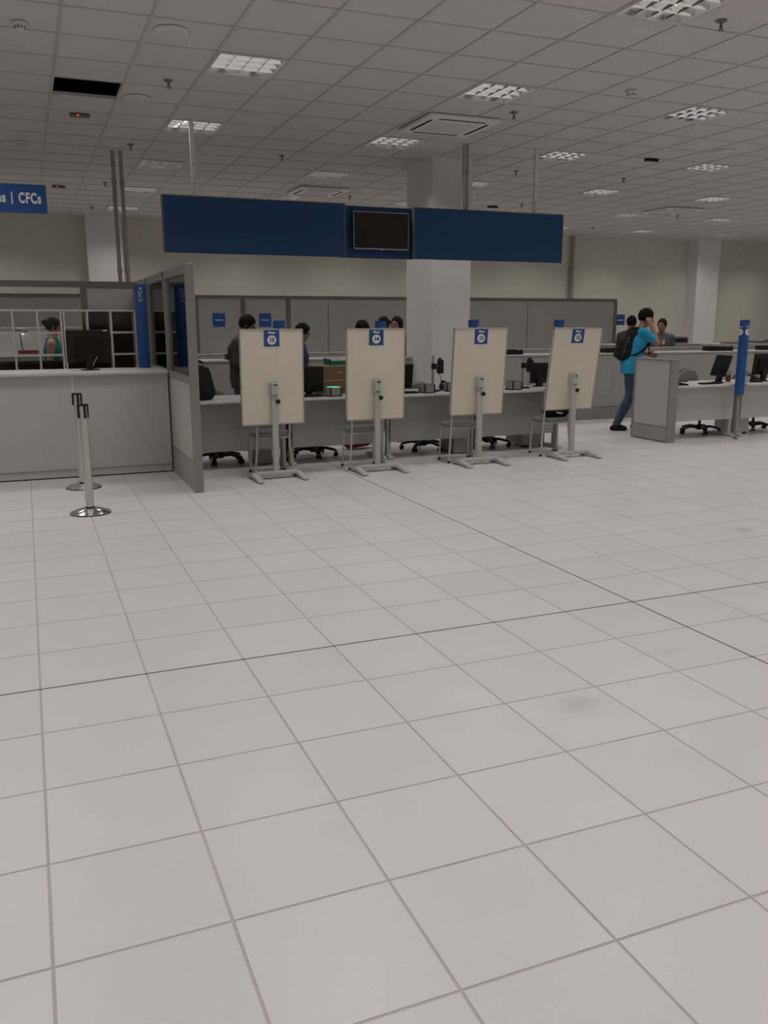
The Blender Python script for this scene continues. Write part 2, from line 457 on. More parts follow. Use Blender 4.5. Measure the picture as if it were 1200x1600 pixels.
# ------------------------------------------------------------------ overhead fascia and hanging sign
fy = 7.66
t = thing('fascia_sign', 'long plain dark blue fascia hung from the ceiling over the desks', 'sign', (4.16, fy, 2.33))
zf, hf = 0.0, .60
for (a, b, y0) in ((1.58, 3.70, 0), (4.60, 6.74, 0)):
    p = MB().box(a-4.16, b-4.16, y0, y0+.06, zf, hf).build('panel', BLUEF, t, bevel=.004)
    for e in (a, b): MB().box(e-4.16-.006, e-4.16+.006, -.004, .064, zf-.004, hf+.004).build('edge_strip', FRAMED, p)
    MB().box(a-4.16, b-4.16, -.003, .063, hf, hf+.008).build('top_strip', FRAMED, p)
MB().box(3.70-4.16, 4.60-4.16, .10, .15, zf, hf).build('recessed_panel', BLUEF, t)
MB().box(3.70-4.16-.02, 3.70-4.16, .055, .15, zf, hf).build('return_panel', BLUED, t)
MB().box(4.60-4.16, 4.60-4.16+.02, .055, .15, zf, hf).build('return_panel', BLUED, t)
for x in (1.95, 6.36):
    q = MB().box(x-4.16-.022, x-4.16+.022, .07, .115, .05, H-2.33).build('hanger_post', PIPEW, t)
    for z in (.75, .95): MB().tube((x-4.16, .068, z), (x-4.16, .072, z), .008, n=8).build('bolt', FRAMED, q)
tv = thing('television', 'flat black television with a silver frame mounted in the blue fascia', 'television', (4.165, 7.66, 2.43))
MB().box(-.355, .355, .0, .055, 0, .425).build('case', BLACK, tv, bevel=.006)
MB().box(-.34, .34, -.004, .002, .022, .410).build('screen', SCREEN, tv)
fr = MB().box(-.36, .36, -.006, .012, .420, .43).box(-.36, .36, -.006, .012, -.005, .010).box(-.36, -.352, -.006, .012, 0, .42).box(.352, .36, -.006, .012, 0, .42)
fr.build('frame', GALV, tv)
MB().box(-.02, .02, -.008, .0, -.010, .002).build('badge', ALU, tv)
MB().box(-.15, .15, .055, .10, .1, .32).build('wall_bracket', BLACKM, tv)

hs = thing('hanging_sign', 'blue hanging sign with white lettering ending in CFCs, above the service counter', 'sign', (-.9, 6.9, 2.60))
MB().box(-1.1, 1.27, 0, .05, 0, .26).build('panel', BLUE, hs, bevel=.003)
cond = lambda p: Vector((p.x*.62, p.y, p.z))
text('lettering', 'CFCs', .13, WHITE, hs, face_front(1.22, -.002, .13), .005, cond, 'RIGHT', 1.15)
MB().box(.955, .966, -.003, 0, .075, .185).build('divider', WHITE, hs)
text('lettering', 'es', .13, WHITE, hs, face_front(.905, -.002, .13), .005, cond, 'RIGHT', 1.15)
for x in (-.8, .55): MB().tube((x, .025, .26), (x, .025, H-2.60), .012, n=10).build('hanger_rod', PIPEW, hs)

# ------------------------------------------------------------------ left service counter
sx = 1.43
t = thing('service_counter', 'pale grey service counter with a rounded white top at the glazed end screen', 'counter', (0, 6.88, 0))
for (a, b) in ((-1.45, .455), (.485, sx-.01)):
    MB().box(a, b, 0, .03, .09, 1.045).build('front_panel', LAMI, t, bevel=.002)
    MB().box(a, b, .012, .035, .012, .085).build('kick_plate', LAMI, t)
MB().box(.455, .485, -.004, .03, .01, 1.045).build('cover_strip', WORK, t)
MB().box(-1.45, sx-.01, .02, .05, 0, .012).build('shadow_gap', BLACKM, t)
MB().box(-1.45, sx-.01, -.06, .60, 1.045, 1.085).build('worktop', WORK, t, bevel=.012)
MB().box(-1.45, -1.42, .03, .56, 0, 1.045).build('end_panel', LAMI, t)
MB().box(sx-.04, sx-.01, .03, .56, 0, 1.045).build('end_panel', LAMI, t)

# glazed side screen
t = thing('glazed_screen', 'grey framed glazed side screen standing at the end of the service counter', 'screen', (1.43, 5.57, 0))
ys = [0, 1.33, 2.66, 3.66]
for k, y in enumerate(ys):
    MB().box(0, .08, y, y+(.06 if k else .055), 0, 2.08).build('post', FRAME, t, bevel=.003)
MB().box(0, .08, .05, 3.66, 2.00, 2.08).build('top_rail', FRAME, t)
MB().box(-.002, .082, .05, 3.66, 1.02, 1.075).build('sill_rail', FRAME, t)
for k in range(3):
    a, b = ys[k]+.057, ys[k+1]
    MB().box(.034, .042, a, b, 1.07, 2.005).build('glass_pane', GLASS, t)
    MB().box(.010, .07, a, b, .285, 1.03).build('lower_panel', LAMI, t)
    MB().box(.004, .076, a, b, .0, .278).build('kick_panel', LAMG, t)

# ------------------------------------------------------------------ blue column signs
def curved_number(parent, r, ang, z, num, zt, word='Mesa'):
    """white disc with a dark number wrapped on the column at angle ang (0 = towards -Y)"""
    def bend(rad):
        def fn(p):
            a = ang + p.x/rad
            return Vector((rad*math.sin(a), -rad*math.cos(a), p.y))
        return fn
    mb = MB(); n = 28; R = .043
    fnb = bend(r+.0012)
    rings = [0, .4, .75, 1.0]
    mb.v.append(tuple(fnb(Vector((0, 0, 0))) + Vector((0, 0, z))))
    for q in rings[1:]:
        for k in range(n):
            t = 2*math.pi*k/n; mb.v.append(tuple(fnb(Vector((R*q*math.cos(t), R*q*math.sin(t), 0))) + Vector((0, 0, z))))
    for k in range(n): mb.f.append((0, 1+k, 1+(k+1) % n))
    for q in range(2):
        for k in range(n):
            k2 = (k+1) % n; mb.f.append((1+q*n+k, 1+(q+1)*n+k, 1+(q+1)*n+k2, 1+q*n+k2))
    d = mb.build('number_disc', WHITE, parent)
    text('number', num, .055, NAVY, d, Matrix.Translation((0, 0, z)), .0015, bend(r+.0022))
    text('lettering', word, .034, WHITE, parent, Matrix.Translation((0, 0, zt)), .0008, bend(r+.0012))
def column_sign(x, y, zlo, zhi, label, nums, pole=True, r=.062):
    t = thing('column_sign', label, 'sign', (x, y, 0), 0)
    MB().lathe([(0, zlo), (r, zlo), (r, zhi), (0, zhi)], 40).build('sleeve', BLUE, t, smooth=True)
    if pole:
        MB().tube((0, 0, 0.012), (0, 0, zlo+.02), 0.022, n=14).build('pole', GALV, t, smooth=True)
        MB().lathe([(0, 0), (.035, 0), (.032, .012), (0, .012)], 20).build('foot', FRAMED, t, smooth=True)
    for ang, num in nums: curved_number(t, r, ang, zhi-.155, num, zhi-.085)
    return t
A = math.radians
SY = 6.565
column_sign(2.555, SY, .60, 1.582, 'blue column sign marked Mesa behind board fifteen, by the man in dark grey', ((A(30), '15'), (A(-80), '15')))
column_sign(3.71, SY, .60, 1.578, 'blue column sign marked Mesa behind board fourteen, hiding a woman with tied hair', ((A(30), '14'), (A(-80), '15')))
column_sign(4.865, SY, .60, 1.588, 'blue column sign marked Mesa behind board thirteen, at the pillar edge', ((A(42), '13'), (A(-80), '14')))
column_sign(6.02, SY, .60, 1.588, 'blue column sign marked Mesa behind board twelve, against the grey partition', ((A(60), '12'), (A(-85), '13')))
column_sign(8.915, SY, .60, 1.582, 'tall blue column sign standing between the two white desks beyond the end panel', ((A(-44+50), '10'), (A(-44-52), '11')))
t = column_sign(1.255, 7.38, 1.085, 1.965, 'blue column sign lettered CFCs standing on the service counter', (), False)
def cfc_bend(p):
    a = A(-9) - (p.y)/.0632
    return Vector((.0632*math.sin(a), -.0632*math.cos(a), p.x))
text('lettering', 'CFCs', .056, WHITE, t, Matrix.Translation((0, 0, 1.86)), .0022, cfc_bend, 'CENTER', 1.25)

# ------------------------------------------------------------------ racks and office partition behind the counter
def rack(xs, label):
    t = thing('pigeonhole_rack', label, 'shelf', (xs[0], 8.9, 0))
    w_ = xs[-1]-xs[0]
    for x in xs: MB().box(x-xs[0]-.011, x-xs[0]+.011, 0, .28, 0, 1.725).build('upright', WORK, t)
    for k in range(7):
        z = 1.714-.265*k
        MB().box(.011, w_-.011, .001, .28, z-.011, z+.011).build('shelf', WORK, t)
rack([-.33, -.055, .22, .487], 'open white pigeonhole rack in front of the office window, woman visible through it')
rack([.518, .79, 1.065, 1.352], 'open white pigeonhole rack with dark cells behind the black counter monitor')
t = thing('office_partition', 'dark grey framed office partition with a window strip behind the pigeonhole racks', 'partition', (0, 9.26, 0))
MB().box(-3.0, 1.43, 0, .07, 2.0, 2.075).build('top_rail', FRAMED, t)
for x in (-1.0, .79): MB().box(x-.035, x+.035, 0, .07, 0, 2.0).build('post', FRAMED, t)
MB().box(-3.0, .755, .005, .065, 1.07, 1.105).build('sill_rail', FRAMED, t)
MB().box(.825, 1.43, .01, .06, 1.73, 2.0).build('upper_panel', LAMG, t)
MB().box(.825, 1.43, .01, .06, 0, 1.73).build('dark_panel', DPAN, t)
MB().box(-.965, .755, .01, .06, 0, 1.07).build('dark_panel', DPAN, t)
MB().box(-3.0, -1.035, .01, .06, 0, 1.07).build('dark_panel', DPAN, t)
MB().box(-.965, .755, .03, .036, 1.105, 2.0).build('window_pane', GLASS, t)
MB().box(-3.0, -1.035, .03, .036, 1.105, 2.0).build('window_pane', GLASS, t)

# office counter beyond the window, with red tray and added glint stand
t = thing('office_counter', 'pale counter with a raised back panel seen through the pigeonhole rack', 'counter', (-.6, 10.9, 0))
MB().box(-1.3, 1.7, 0, .5, 1.10, 1.135).build('worktop', WORK, t)
MB().box(-1.3, 1.7, .02, .05, 0, 1.10).build('front_panel', LAMG, t)
MB().box(-1.3, 1.7, .46, .50, 1.135, 1.49).build('back_panel', LAMI, t)
MB().box(-1.3, 1.7, .45, .51, 1.49, 1.51).build('cap_rail', WORK, t)
t = thing('desk_tray', 'dark red tray lying on the office counter behind the rack', 'tray', (.10, 11.05, 1.135))
MB().box(-.14, .14, -.1, .1, 0, .008).build('base', REDP, t)
for b in ((-.14, .14, -.1, -.092), (-.14, .14, .092, .1), (-.14, -.132, -.1, .1), (.132, .14, -.1, .1)): MB().box(*b, .008, .05).build('side', REDP, t)
t = thing('glint_stand', 'thin black stand with an added glowing bulb on the office counter', 'stand', (.02, 11.25, 1.135))
MB().lathe([(0, 0), (.06, 0), (.05, .012), (0, .012)], 20).build('base', BLACK, t, smooth=True)
MB().path([(0, 0, .01), (-.02, 0, .31)], .007).build('stem', BLACK, t)
MB().path([(-.12, 0, .335), (.09, 0, .315)], .009).build('arm', BLACK, t)
MB().lathe([(0, -.014), (.010, -.010), (.014, 0), (.010, .010), (0, .014)], 12).build('glint', mat('glint', (.9, .9, .9), .4, emit=(.95, .97, 1), es=12), t, (.022, -.01, .285), smooth=True)  # added glow standing in for a light reflected in the glass

# ------------------------------------------------------------------ computers
def monitor(name, label, loc, rz, w_, h_, lift, tilt=0.0, base_r=.12, sheen=False):
    """seen from behind at -Y; screen faces +Y"""
    t = thing(name, label, 'monitor', loc, rz)
    Mx = Matrix.Translation((0, 0, lift)) @ Matrix.Rotation(tilt, 4, 'X')
    def part(nm, mb, m, par=t, **k):
        mb.xform(Mx); return mb.build(nm, m, par, **k)
    part('casing', MB().box(-w_/2, w_/2, -.005, .03, 0, h_), BLACK, bevel=.01)
    part('rear_shell', MB().prism([(-w_*.36, .06), (-w_*.30, h_*.25), (-w_*.30, h_*.75), (w_*.30, h_*.75), (w_*.30, h_*.25), (w_*.36, .06)], 'y', -.035, -.004), BLACKM, bevel=.008)
    part('screen', MB().box(-w_/2+.018, w_/2-.018, .029, .032, .025, h_-.018), SCREEN)
    if sheen: part('sheen_strip', MB().box(w_*.32, w_*.42, -.008, -.004, h_-.012, h_-.002), PAPER)  # pale strip put on as a painted sheen at the casing's top edge
    MB().prism([(-.045, .012), (-.06, lift+.09), (-.03, lift+.11), (.03, .012)], 'x', -.035, .035).build('neck', BLACK, t, bevel=.004)
    MB().lathe([(0, 0), (base_r, 0), (base_r*.97, .008), (.03, .016), (0, .016)], 28).xform(Matrix.Diagonal((1, .72, 1, 1))).build('foot', BLACK, t, smooth=True)
    return t
m1 = monitor('computer_monitor', 'black monitor seen from behind on the service counter', (.67, 7.12, 1.085), A(4), .44, .335, .075, A(6), .10, True)
MB().path([(.02, -.06, .05), (.07, -.055, .14)], .004).build('cable', ALU, m1)

# ------------------------------------------------------------------ stanchions
def stanchion(x, y, rz, label):
    t = thing('queue_post', label, 'barrier post', (x, y, 0), rz)
    MB().lathe([(0, 0), (.160, 0), (.163, .006), (.160, .014), (.12, .030), (.07, .044), (.038, .05), (0, .05)], 48).build('base', CHROME, t, smooth=True)
    MB().lathe([(.163, 0), (.166, 0), (.166, .007), (.163, .007)], 48).build('base_ring', BLACKM, t, smooth=True)
    MB().lathe([(0, .05), (.038, .05), (.038, .058), (0, .058)], 24).build('collar', BLACK, t, smooth=True)
    MB().tube((0, 0, .055), (0, 0, .90), .034, n=28).build('post', ALU, t, smooth=True)
    h = MB().lathe([(0, .90), (.045, .90), (.046, .912), (0, .912)], 24).build('cap', BLACK, t, smooth=True)
    for k in range(4):
        a = math.pi/2*k + .12
        m = MB().box(.034, .046, -.010, .010, .80, .905); m.xform(Matrix.Rotation(a, 4, 'Z')); m.build('belt_slot', BLACK, h, bevel=.003)
stanchion(.455, 5.04, .2, 'silver queue post with a round chrome base standing out on the open floor')
stanchion(.475, 6.28, .0, 'silver queue post with a round chrome base close against the service counter')

# ------------------------------------------------------------------ desks
DY = 6.635
def desk(x0, x1, y0, depth, z, label, panel_m, panel_z=.20, name='desk', open_left=False, pan_in=.13):
    cx = (x0+x1)/2; w_ = (x1-x0)/2
    t = thing(name, label, 'desk', (cx, y0, 0))
    MB().box(-w_+.002, w_-.002, 0, depth, z-.028, z).build('tabletop', WORK, t, bevel=.004)
    MB().box(-w_+.05, w_-.05, pan_in, pan_in+.02, panel_z, z-.03).build('modesty_panel', panel_m, t)
    for s in (-1, 1):
        x = s*(w_-.045)
        lg = MB().box(x-.028, x+.028, .17, .23, .035, z-.028).build('leg', EASEL, t, bevel=.006)
        f = MB().prism([(.07, 0), (.62, 0), (.62, .03), (.40, .045), (.16, .05), (.07, .03)], 'x', x-.032, x+.032).build('foot', EASEL, t, bevel=.008)
        MB().box(x-.02, x+.02, .22, .55, z-.07, z-.03).build('bracket', EASEL, t)
    return t
dx = [1.53, 2.68, 3.86, 5.03, 6.24]
for k, n in enumerate(('next to the glazed screen, holding a black backpack', 'holding the brown drawer boxes and green tray', 'before the pillar, holding a black monitor and two scanners', 'at the open end of the row, behind board twelve')):
    desk(dx[k], dx[k+1], DY, .745, .755, 'grey desk with white top ' + n, LAMG)
desk(7.93, 9.08, 6.64, .78, .735, 'white desk next to the grey end panel, with a tilted monitor', LAMI, .25)
desk(9.13, 10.35, 6.64, .78, .735, 'white desk on the far side of the tall blue column sign', LAMI, .25)

# end panel
t = thing('end_panel', 'grey freestanding end panel with a darker plinth beside the standing man', 'panel', (7.77, 6.585, 0))
MB().box(0, .13, 0, .04, 0, 1.07).build('edge_post', FRAME, t, bevel=.003)
MB().box(0, .13, .71, .75, 0, 1.07).build('edge_post', FRAME, t, bevel=.003)
MB().box(-.004, .134, -.003, .753, 1.07, 1.085).build('cap', FRAME, t, bevel=.003)
MB().box(.006, .124, .04, .71, .205, 1.07).build('upper_panel', LAMI, t)
MB().box(.002, .128, .04, .71, .012, .198).build('plinth', LAMG, t)

# ------------------------------------------------------------------ easels with numbered boards
def easel(x, y, num, rz, lean, lab):
    t = thing('board_easel', lab, 'easel', (x, y, 0), rz)
    # base: cross bar and two feet
    MB().box(-.225, .225, -.05, .03, .035, .075).build('cross_bar', EASEL, t, bevel=.008)
    for s in (-1, 1):
        xx = s*.235
        ft = MB().prism([(-.27, .004), (-.27, .022), (-.20, .040), (.0, .068), (.11, .040), (.14, .022), (.14, .004), (0, .02)], 'x', xx-.032, xx+.032).build('foot', EASEL, t, bevel=.008)
        for yy in (-.25, .12): MB().tube((xx, yy, 0), (xx, yy, .008), .018, n=10).build('glide', BLACK, ft)
    MB().box(-.030, .030, -.02, .02, .07, .80).build('post', EASEL, t, bevel=.004)
    MB().box(-.024, .024, -.014, .014, .78, .97).build('inner_post', EASEL, t)
    kn = MB().lathe([(0, 0), (.020, 0), (.024, .006), (.024, .02), (.018, .026), (0, .026)], 14)
    kn.xform(Matrix.Translation((.030, -.018, .785)) @ Matrix.Rotation(math.pi/2, 4, 'X')); kn.build('knob', BLACK, t, smooth=True)
    br = MB().box(-.045, .045, .008, .034, .845, .98).build('bracket', EASEL, t, bevel=.004)
    MB().box(-.030, .030, -.03, .012, .85, .965).build('clamp', EASEL, br, bevel=.004)
    MB().box(-.012, .028, -.033, -.029, .945, .957).build('slot', BLACK, br)
    MB().box(-.02, .022, -.033, -.029, .848, .854).build('slot', BLACK, br)
    # board leaning away, pivot at its lower edge
    Mb = Matrix.Translation((0, .038, .93)) @ Matrix.Rotation(lean, 4, 'X') @ Matrix.Translation((0, 0, .545-.93))
    bd = MB().box(-.32, .32, .0, .022, .006, .950).xform(Mb).build('board', WBOARD, t)
    for b in ((-.33, .33, 0, .012), (-.33, .33, .944, .957), (-.33, -.318, 0, .957), (.318, .33, 0, .957)):
        MB().box(b[0], b[1], -.004, .026, b[2], b[3]).xform(Mb).build('trim', BTRIM, bd)
    pl_ = MB().box(-.08, .08, -.004, .0, .785, .948).xform(Mb @ Matrix.Identity(4)).build('number_plate', BLUE, t)
    fm = Mb @ Matrix.Translation((0, -.0055, 0)) @ Matrix.Rotation(math.pi/2, 4, 'X')
    text('lettering', 'Mesa', .034, WHITE, pl_, fm @ Matrix.Translation((0, .920, 0)), .001)
    dsc = MB().lathe([(0, 0), (.046, 0), (.046, .002), (0, .002)], 36)
    dsc.xform(fm @ Matrix.Translation((0, .848, -.001))); dsc.build('number_disc', WHITE, pl_)
    text('number', num, .056, NAVY, pl_, fm @ Matrix.Translation((0, .848, .002)), .0025)
easel(2.345, 6.06, '15', A(2), A(1), 'cream board on a grey stand numbered fifteen, next to the glazed screen')
easel(3.465, 6.06, '14', A(0), A(2), 'cream board on a grey stand numbered fourteen, in front of the brown boxes')
easel(4.69, 6.06, '13', A(0), A(5), 'cream board on a grey stand numbered thirteen, at the pillar edge')
easel(5.945, 6.09, '12', A(0), A(9), 'cream board on a grey stand numbered twelve, at the open end of the desks')

# ------------------------------------------------------------------ visitor chairs
def chair_seat(rx, ry, z0, z1, n=40, e=2.6):
    mb = MB(); rows = [(0.0, z0), (.93, z0), (1.0, z0+.012), (1.0, z1-.014), (.93, z1), (0.0, z1+.004)]
    for (s, z) in rows:
        for k in range(n):
            t = 2*math.pi*k/n; c, q = math.cos(t), math.sin(t)
            mb.v.append((s*rx*math.copysign(abs(c)**(2/e), c), s*ry*math.copysign(abs(q)**(2/e), q), z))
    for j in range(len(rows)-1):
        for k in range(n):
            k2 = (k+1) % n; mb.f.append((j*n+k, j*n+k2, (j+1)*n+k2, (j+1)*n+k))
    return mb
def visitor_chair(x, y, rz, label):
    t = thing('visitor_chair', label, 'chair', (x, y, 0), rz)       # back towards -Y
    chair_seat(.215, .175, .405, .448).build('seat', SEATG, t, smooth=True)
    for s in (-1, 1):
        l = MB().path([(s*.188, .13, .02), (s*.172, .115, .40)], .0115).build('leg', EASEL, t, smooth=True)
        MB().tube((s*.189, .131, 0), (s*.188, .13, .026), .015, n=10).build('tip', BLACK, l)
        l = MB().path([(s*.205, -.155, .02), (s*.175, -.135, .30), (s*.170, -.135, .41)], .0115).build('leg', EASEL, t, smooth=True)
        MB().tube((s*.206, -.156, 0), (s*.205, -.155, .026), .015, n=10).build('tip', BLACK, l)
        MB().path([(s*.170, -.135, .40), (s*.175, -.158, .46), (s*.178, -.160, .80)], .0115).build('back_upright', EASEL, t, smooth=True)
        MB().path([(s*.172, .115, .395), (s*.170, -.135, .395)], .010).build('side_rail', EASEL, t)
    MB().path([(-.172, .115, .395), (.172, .115, .395)], .010).build('cross_rail', EASEL, t)
    MB().path([(-.170, -.135, .395), (.170, -.135, .395)], .010).build('cross_rail', EASEL, t)
    b = chair_seat(.20, .09, 0, .026); b.xform(Matrix.Translation((0, -.132, .74)) @ Matrix.Rotation(math.pi/2, 4, 'X'))
    b.build('backrest', SEATG, t, smooth=True)
    return t
visitor_chair(2.37, 6.375, A(0), 'grey visitor chair with white legs behind board fifteen, nearest the glazed screen')
visitor_chair(3.41, 6.375, A(0), 'grey visitor chair with white legs behind board fourteen, by the dark red bag')
visitor_chair(4.60, 6.37, A(0), 'empty grey visitor chair behind board thirteen, before the pillar')
visitor_chair(5.84, 6.40, A(-2), 'grey visitor chair behind board twelve with a black bag on its seat')

# ------------------------------------------------------------------ swivel chairs
def swivel(x, y, rz, label, top=.88):
    t = thing('office_chair', label, 'chair', (x, y, 0), rz)        # front towards -Y, back towards +Y
    hub = MB().lathe([(0, .055), (.035, .055), (.045, .075), (.045, .115), (.03, .13), (0, .13)], 18).build('hub', BLACK, t, smooth=True)
    for k in range(5):
        a = 2*math.pi*k/5 + .35; R = Matrix.Rotation(a, 4, 'Z')
        lg = MB(); pr = [(0.03, .070), (.03, .115), (.16, .118), (.26, .092), (.29, .07), (.285, .058), (.25, .066), (.15, .088)]
        lg.prism(pr, 'y', -.022, .022); lg.xform(R); lo = lg.build('base_arm', BLACK, t, bevel=.005)
        c = MB()
        for s in (-1, 1):
            c.tube((.275, s*.012, .028), (.275, s*.026, .028), .028, n=14)
        c.tube((.275, -.012, .03), (.275, .012, .03), .010, n=8).tube((.275, 0, .03), (.275, 0, .07), .008, n=8)
        c.xform(R); c.build('caster', BLACK, lo, smooth=True)
    MB().tube((0, 0, .12), (0, 0, .42), .020, n=12).build('gas_lift', BLACK, t, smooth=True)
    MB().box(-.09, .09, -.10, .12, .405, .435).build('mechanism', BLACK, t)
    chair_seat(.235, .225, .435, .49).build('seat', SEATG, t, smooth=True)
    MB().path([(0, .10, .42), (0, .27, .43), (0, .29, .60)], .016).build('back_support', BLACK, t)
    b = chair_seat(.205, .165, 0, .05, 36, 2.3); b.xform(Matrix.Translation((0, .285, top-.165)) @ Matrix.Rotation(math.pi/2, 4, 'X'))
    b.build('backrest', SEATG, t, smooth=True)
    bs = chair_seat(.208, .168, 0, .012, 36, 2.3); bs.xform(Matrix.Translation((0, .297, top-.165)) @ Matrix.Rotation(math.pi/2, 4, 'X'))
    bs.build('back_shell', BLACK, t, smooth=True)
    return t
swivel(2.02, 7.28, A(8), 'grey swivel chair half hidden by the black backpack on the desk', .82)
swivel(3.14, 7.33, A(30), 'black-based swivel chair tucked under the desk with the brown drawer boxes', .80)
swivel(4.58, 7.30, A(-14), 'grey swivel chair at the desk before the pillar, behind a scanner', .82)
swivel(5.45, 7.24, A(20), 'black-based swivel chair under the end desk, beside the drawer pedestal', .80)
swivel(8.90, 7.25, A(10), 'grey round-backed swivel chair at the desk beside the grey end panel', .90)
swivel(9.90, 7.25, A(-10), 'swivel chair with black star base beyond the tall blue column sign', .84)

# ------------------------------------------------------------------ things under and on the desks
def tower(x, y, label):
    t = thing('computer_tower', label, 'computer', (x, y, 0))
    MB().box(-.09, .09, 0, .40, .01, .40).build('case', LAMG, t, bevel=.006)
    MB().box(-.085, .085, .40, .415, .02, .39).build('front_bezel', BLACK, t, bevel=.004)
    for yy in (.06, .34): MB().box(-.07, .07, yy-.02, yy+.02, 0, .012).build('foot', BLACK, t)
tower(2.45, 6.95, 'grey computer tower under the desk next to the glazed screen')
tower(4.86, 6.82, 'grey computer tower under the desk before the pillar')
t = thing('drawer_pedestal', 'grey drawer pedestal under the desk at the open end', 'cabinet', (5.97, 6.97, 0))
MB().box(-.165, .165, 0, .40, .03, .60).build('body', LAMG, t)
for k in range(3):
    d = MB().box(-.16, .16, .40, .418, .05+k*.18, .22+k*.18).build('drawer', LAMI, t)
    MB().box(-.05, .05, .418, .43, .15+k*.18, .16+k*.18).build('handle', ALU, d)
for xx in (-.13, .13):
    for yy in (.04, .36): MB().tube((xx, yy, 0), (xx, yy, .03), .02, n=10).build('foot', BLACK, t)
t = thing('drawer_pedestal', 'pale drawer pedestal under the desk beyond the tall blue column sign', 'cabinet', (9.40, 6.95, 0))
MB().box(-.12, .12, 0, .40, .03, .58).build('body', WORK, t)
for k in range(3):
    d = MB().box(-.115, .115, .40, .418, .05+k*.175, .215+k*.175).build('drawer', LAMI, t)
    MB().box(-.04, .04, .418, .43, .15+k*.175, .16+k*.175).build('handle', ALU, d)
for xx in (-.09, .09):
    for yy in (.04, .36): MB().tube((xx, yy, 0), (xx, yy, .03), .018, n=10).build('foot', BLACK, t)

DZ = .755
monitor('computer_monitor', 'black monitor next to the green-lit scanner, between boards fifteen and fourteen', (2.985, 6.95, DZ), A(-6), .34, .29, .04, A(8), .11)
monitor('computer_monitor', 'black monitor just right of board fourteen, against the pillar', (4.12, 7.0, DZ), A(4), .34, .29, .04, A(8), .11)
monitor('computer_monitor', 'dark monitor half hidden behind board twelve', (6.13, 7.14, DZ), A(-8), .24, .26, .04, A(4), .09)

def scanner(x, y, rz, label, lit):
    t = thing('fingerprint_scanner', label, 'scanner', (x, y, DZ), rz)
    MB().prism([(-.065, 0), (-.075, .015), (-.068, .10), (.068, .10), (.075, .015), (.065, 0)], 'y', -.07, .07).build('case', SCANG, t, bevel=.004)
    for s in (-1, 1): MB().box(s*.066-.007, s*.066+.007, -.074, -.062, .004, .10).build('corner_trim', BLACK, t)
    MB().box(-.078, .078, -.076, .076, 0, .010).build('base', BLACK, t)
    MB().box(-.055, .055, -.060, .055, .10, .106).build('glass_plate', GLOWG if lit else SCREEN, t)
    MB().tube((0.005, -.070, .065), (.005, -.072, .065), .006, n=8).build('indicator', REDP, t)
scanner(3.215, 6.77, A(8), 'grey fingerprint scanner with a glowing green top on the desk behind board fourteen', True)
scanner(4.37, 6.77, A(8), 'grey fingerprint scanner on the desk between boards fourteen and thirteen, beside the black monitor', False)
scanner(4.745, 6.88, A(-10), 'grey scanner tucked behind the edge of board thirteen, under a black cable loop', False)
scanner(5.54, 6.77, A(10), 'grey fingerprint scanner on the desk between boards thirteen and twelve', False)

def photo_stand(x, y, rz, label, h=.42):
    t = thing('camera_stand', label, 'camera', (x, y, DZ), rz)
    MB().lathe([(0, 0), (.10, 0), (.095, .012), (.03, .02), (0, .02)], 24).build('base', BLACK, t, smooth=True)
    MB().box(-.014, .014, -.012, .012, .015, h).build('column', GALV, t)
    MB().box(-.02, .045, -.02, .02, h*.62, h*.78).build('slider', BLACK, t, bevel=.004)
    MB().path([(.02, 0, h*.70), (.055, 0, h*.62), (.05, 0, h*.52)], .009).build('arm', BLACK, t)
    cam_ = MB().box(.052, .125, -.035, .04, h*.50, h*.88).build('camera_body', BLACK, t, bevel=.006)
    m = MB().tube((.088, .04, h*.70), (.088, .075, h*.70), .026, .024, 16); m.build('lens', BLACK, cam_, smooth=True)
    MB().box(.06, .10, -.02, .02, h*.88, h*.93).build('viewfinder', BLACK, cam_)
    pts = [(.07+.03*math.sin(k*.7), -.02, h*.50-k*.035) for k in range(7)]
    MB().path(pts, .004, 6).build('cable', BLACK, t)
photo_stand(4.545, 6.97, A(-20), 'black identity camera on a grey stand between boards fourteen and thirteen')
photo_stand(5.79, 6.98, A(-20), 'black identity camera on a grey stand between boards thirteen and twelve', .40)
t = thing('telephone', 'black desk telephone partly hidden behind board thirteen', 'telephone', (4.80, 7.06, DZ), A(10))
MB().prism([(-.09, 0), (-.09, .03), (.08, .075), (.09, .06), (.09, 0)], 'x', -.075, .075).build('body', BLACK, t, bevel=.005)
MB().path([(-.055, -.07, .055), (-.055, -.05, .085), (-.055, .05, .105), (-.055, .07, .085)], .016, 10).build('handset', BLACK, t, smooth=True)
t = thing('keyboard', 'black keyboard beside the monitor right of board fourteen', 'keyboard', (4.07, 6.78, DZ), A(6))
MB().box(-.19, .19, -.06, .06, 0, .016).build('tray', BLACK, t, bevel=.004)
mk = MB()
for r in range(4):
    for k in range(12): mk.box(-.178+k*.03, -.153+k*.03, -.05+r*.026, -.028+r*.026, .016, .021)
mk.build('keys', BLACKM, t)
t = thing('keyboard', 'black keyboard in front of the monitor between boards fifteen and fourteen', 'keyboard', (2.93, 6.79, DZ), A(4))
MB().box(-.17, .17, -.055, .055, 0, .016).build('tray', BLACK, t, bevel=.004)
mk = MB()
for r in range(4):
    for k in range(11): mk.box(-.16+k*.029, -.135+k*.029, -.045+r*.024, -.025+r*.024, .016, .021)
mk.build('keys', BLACKM, t)

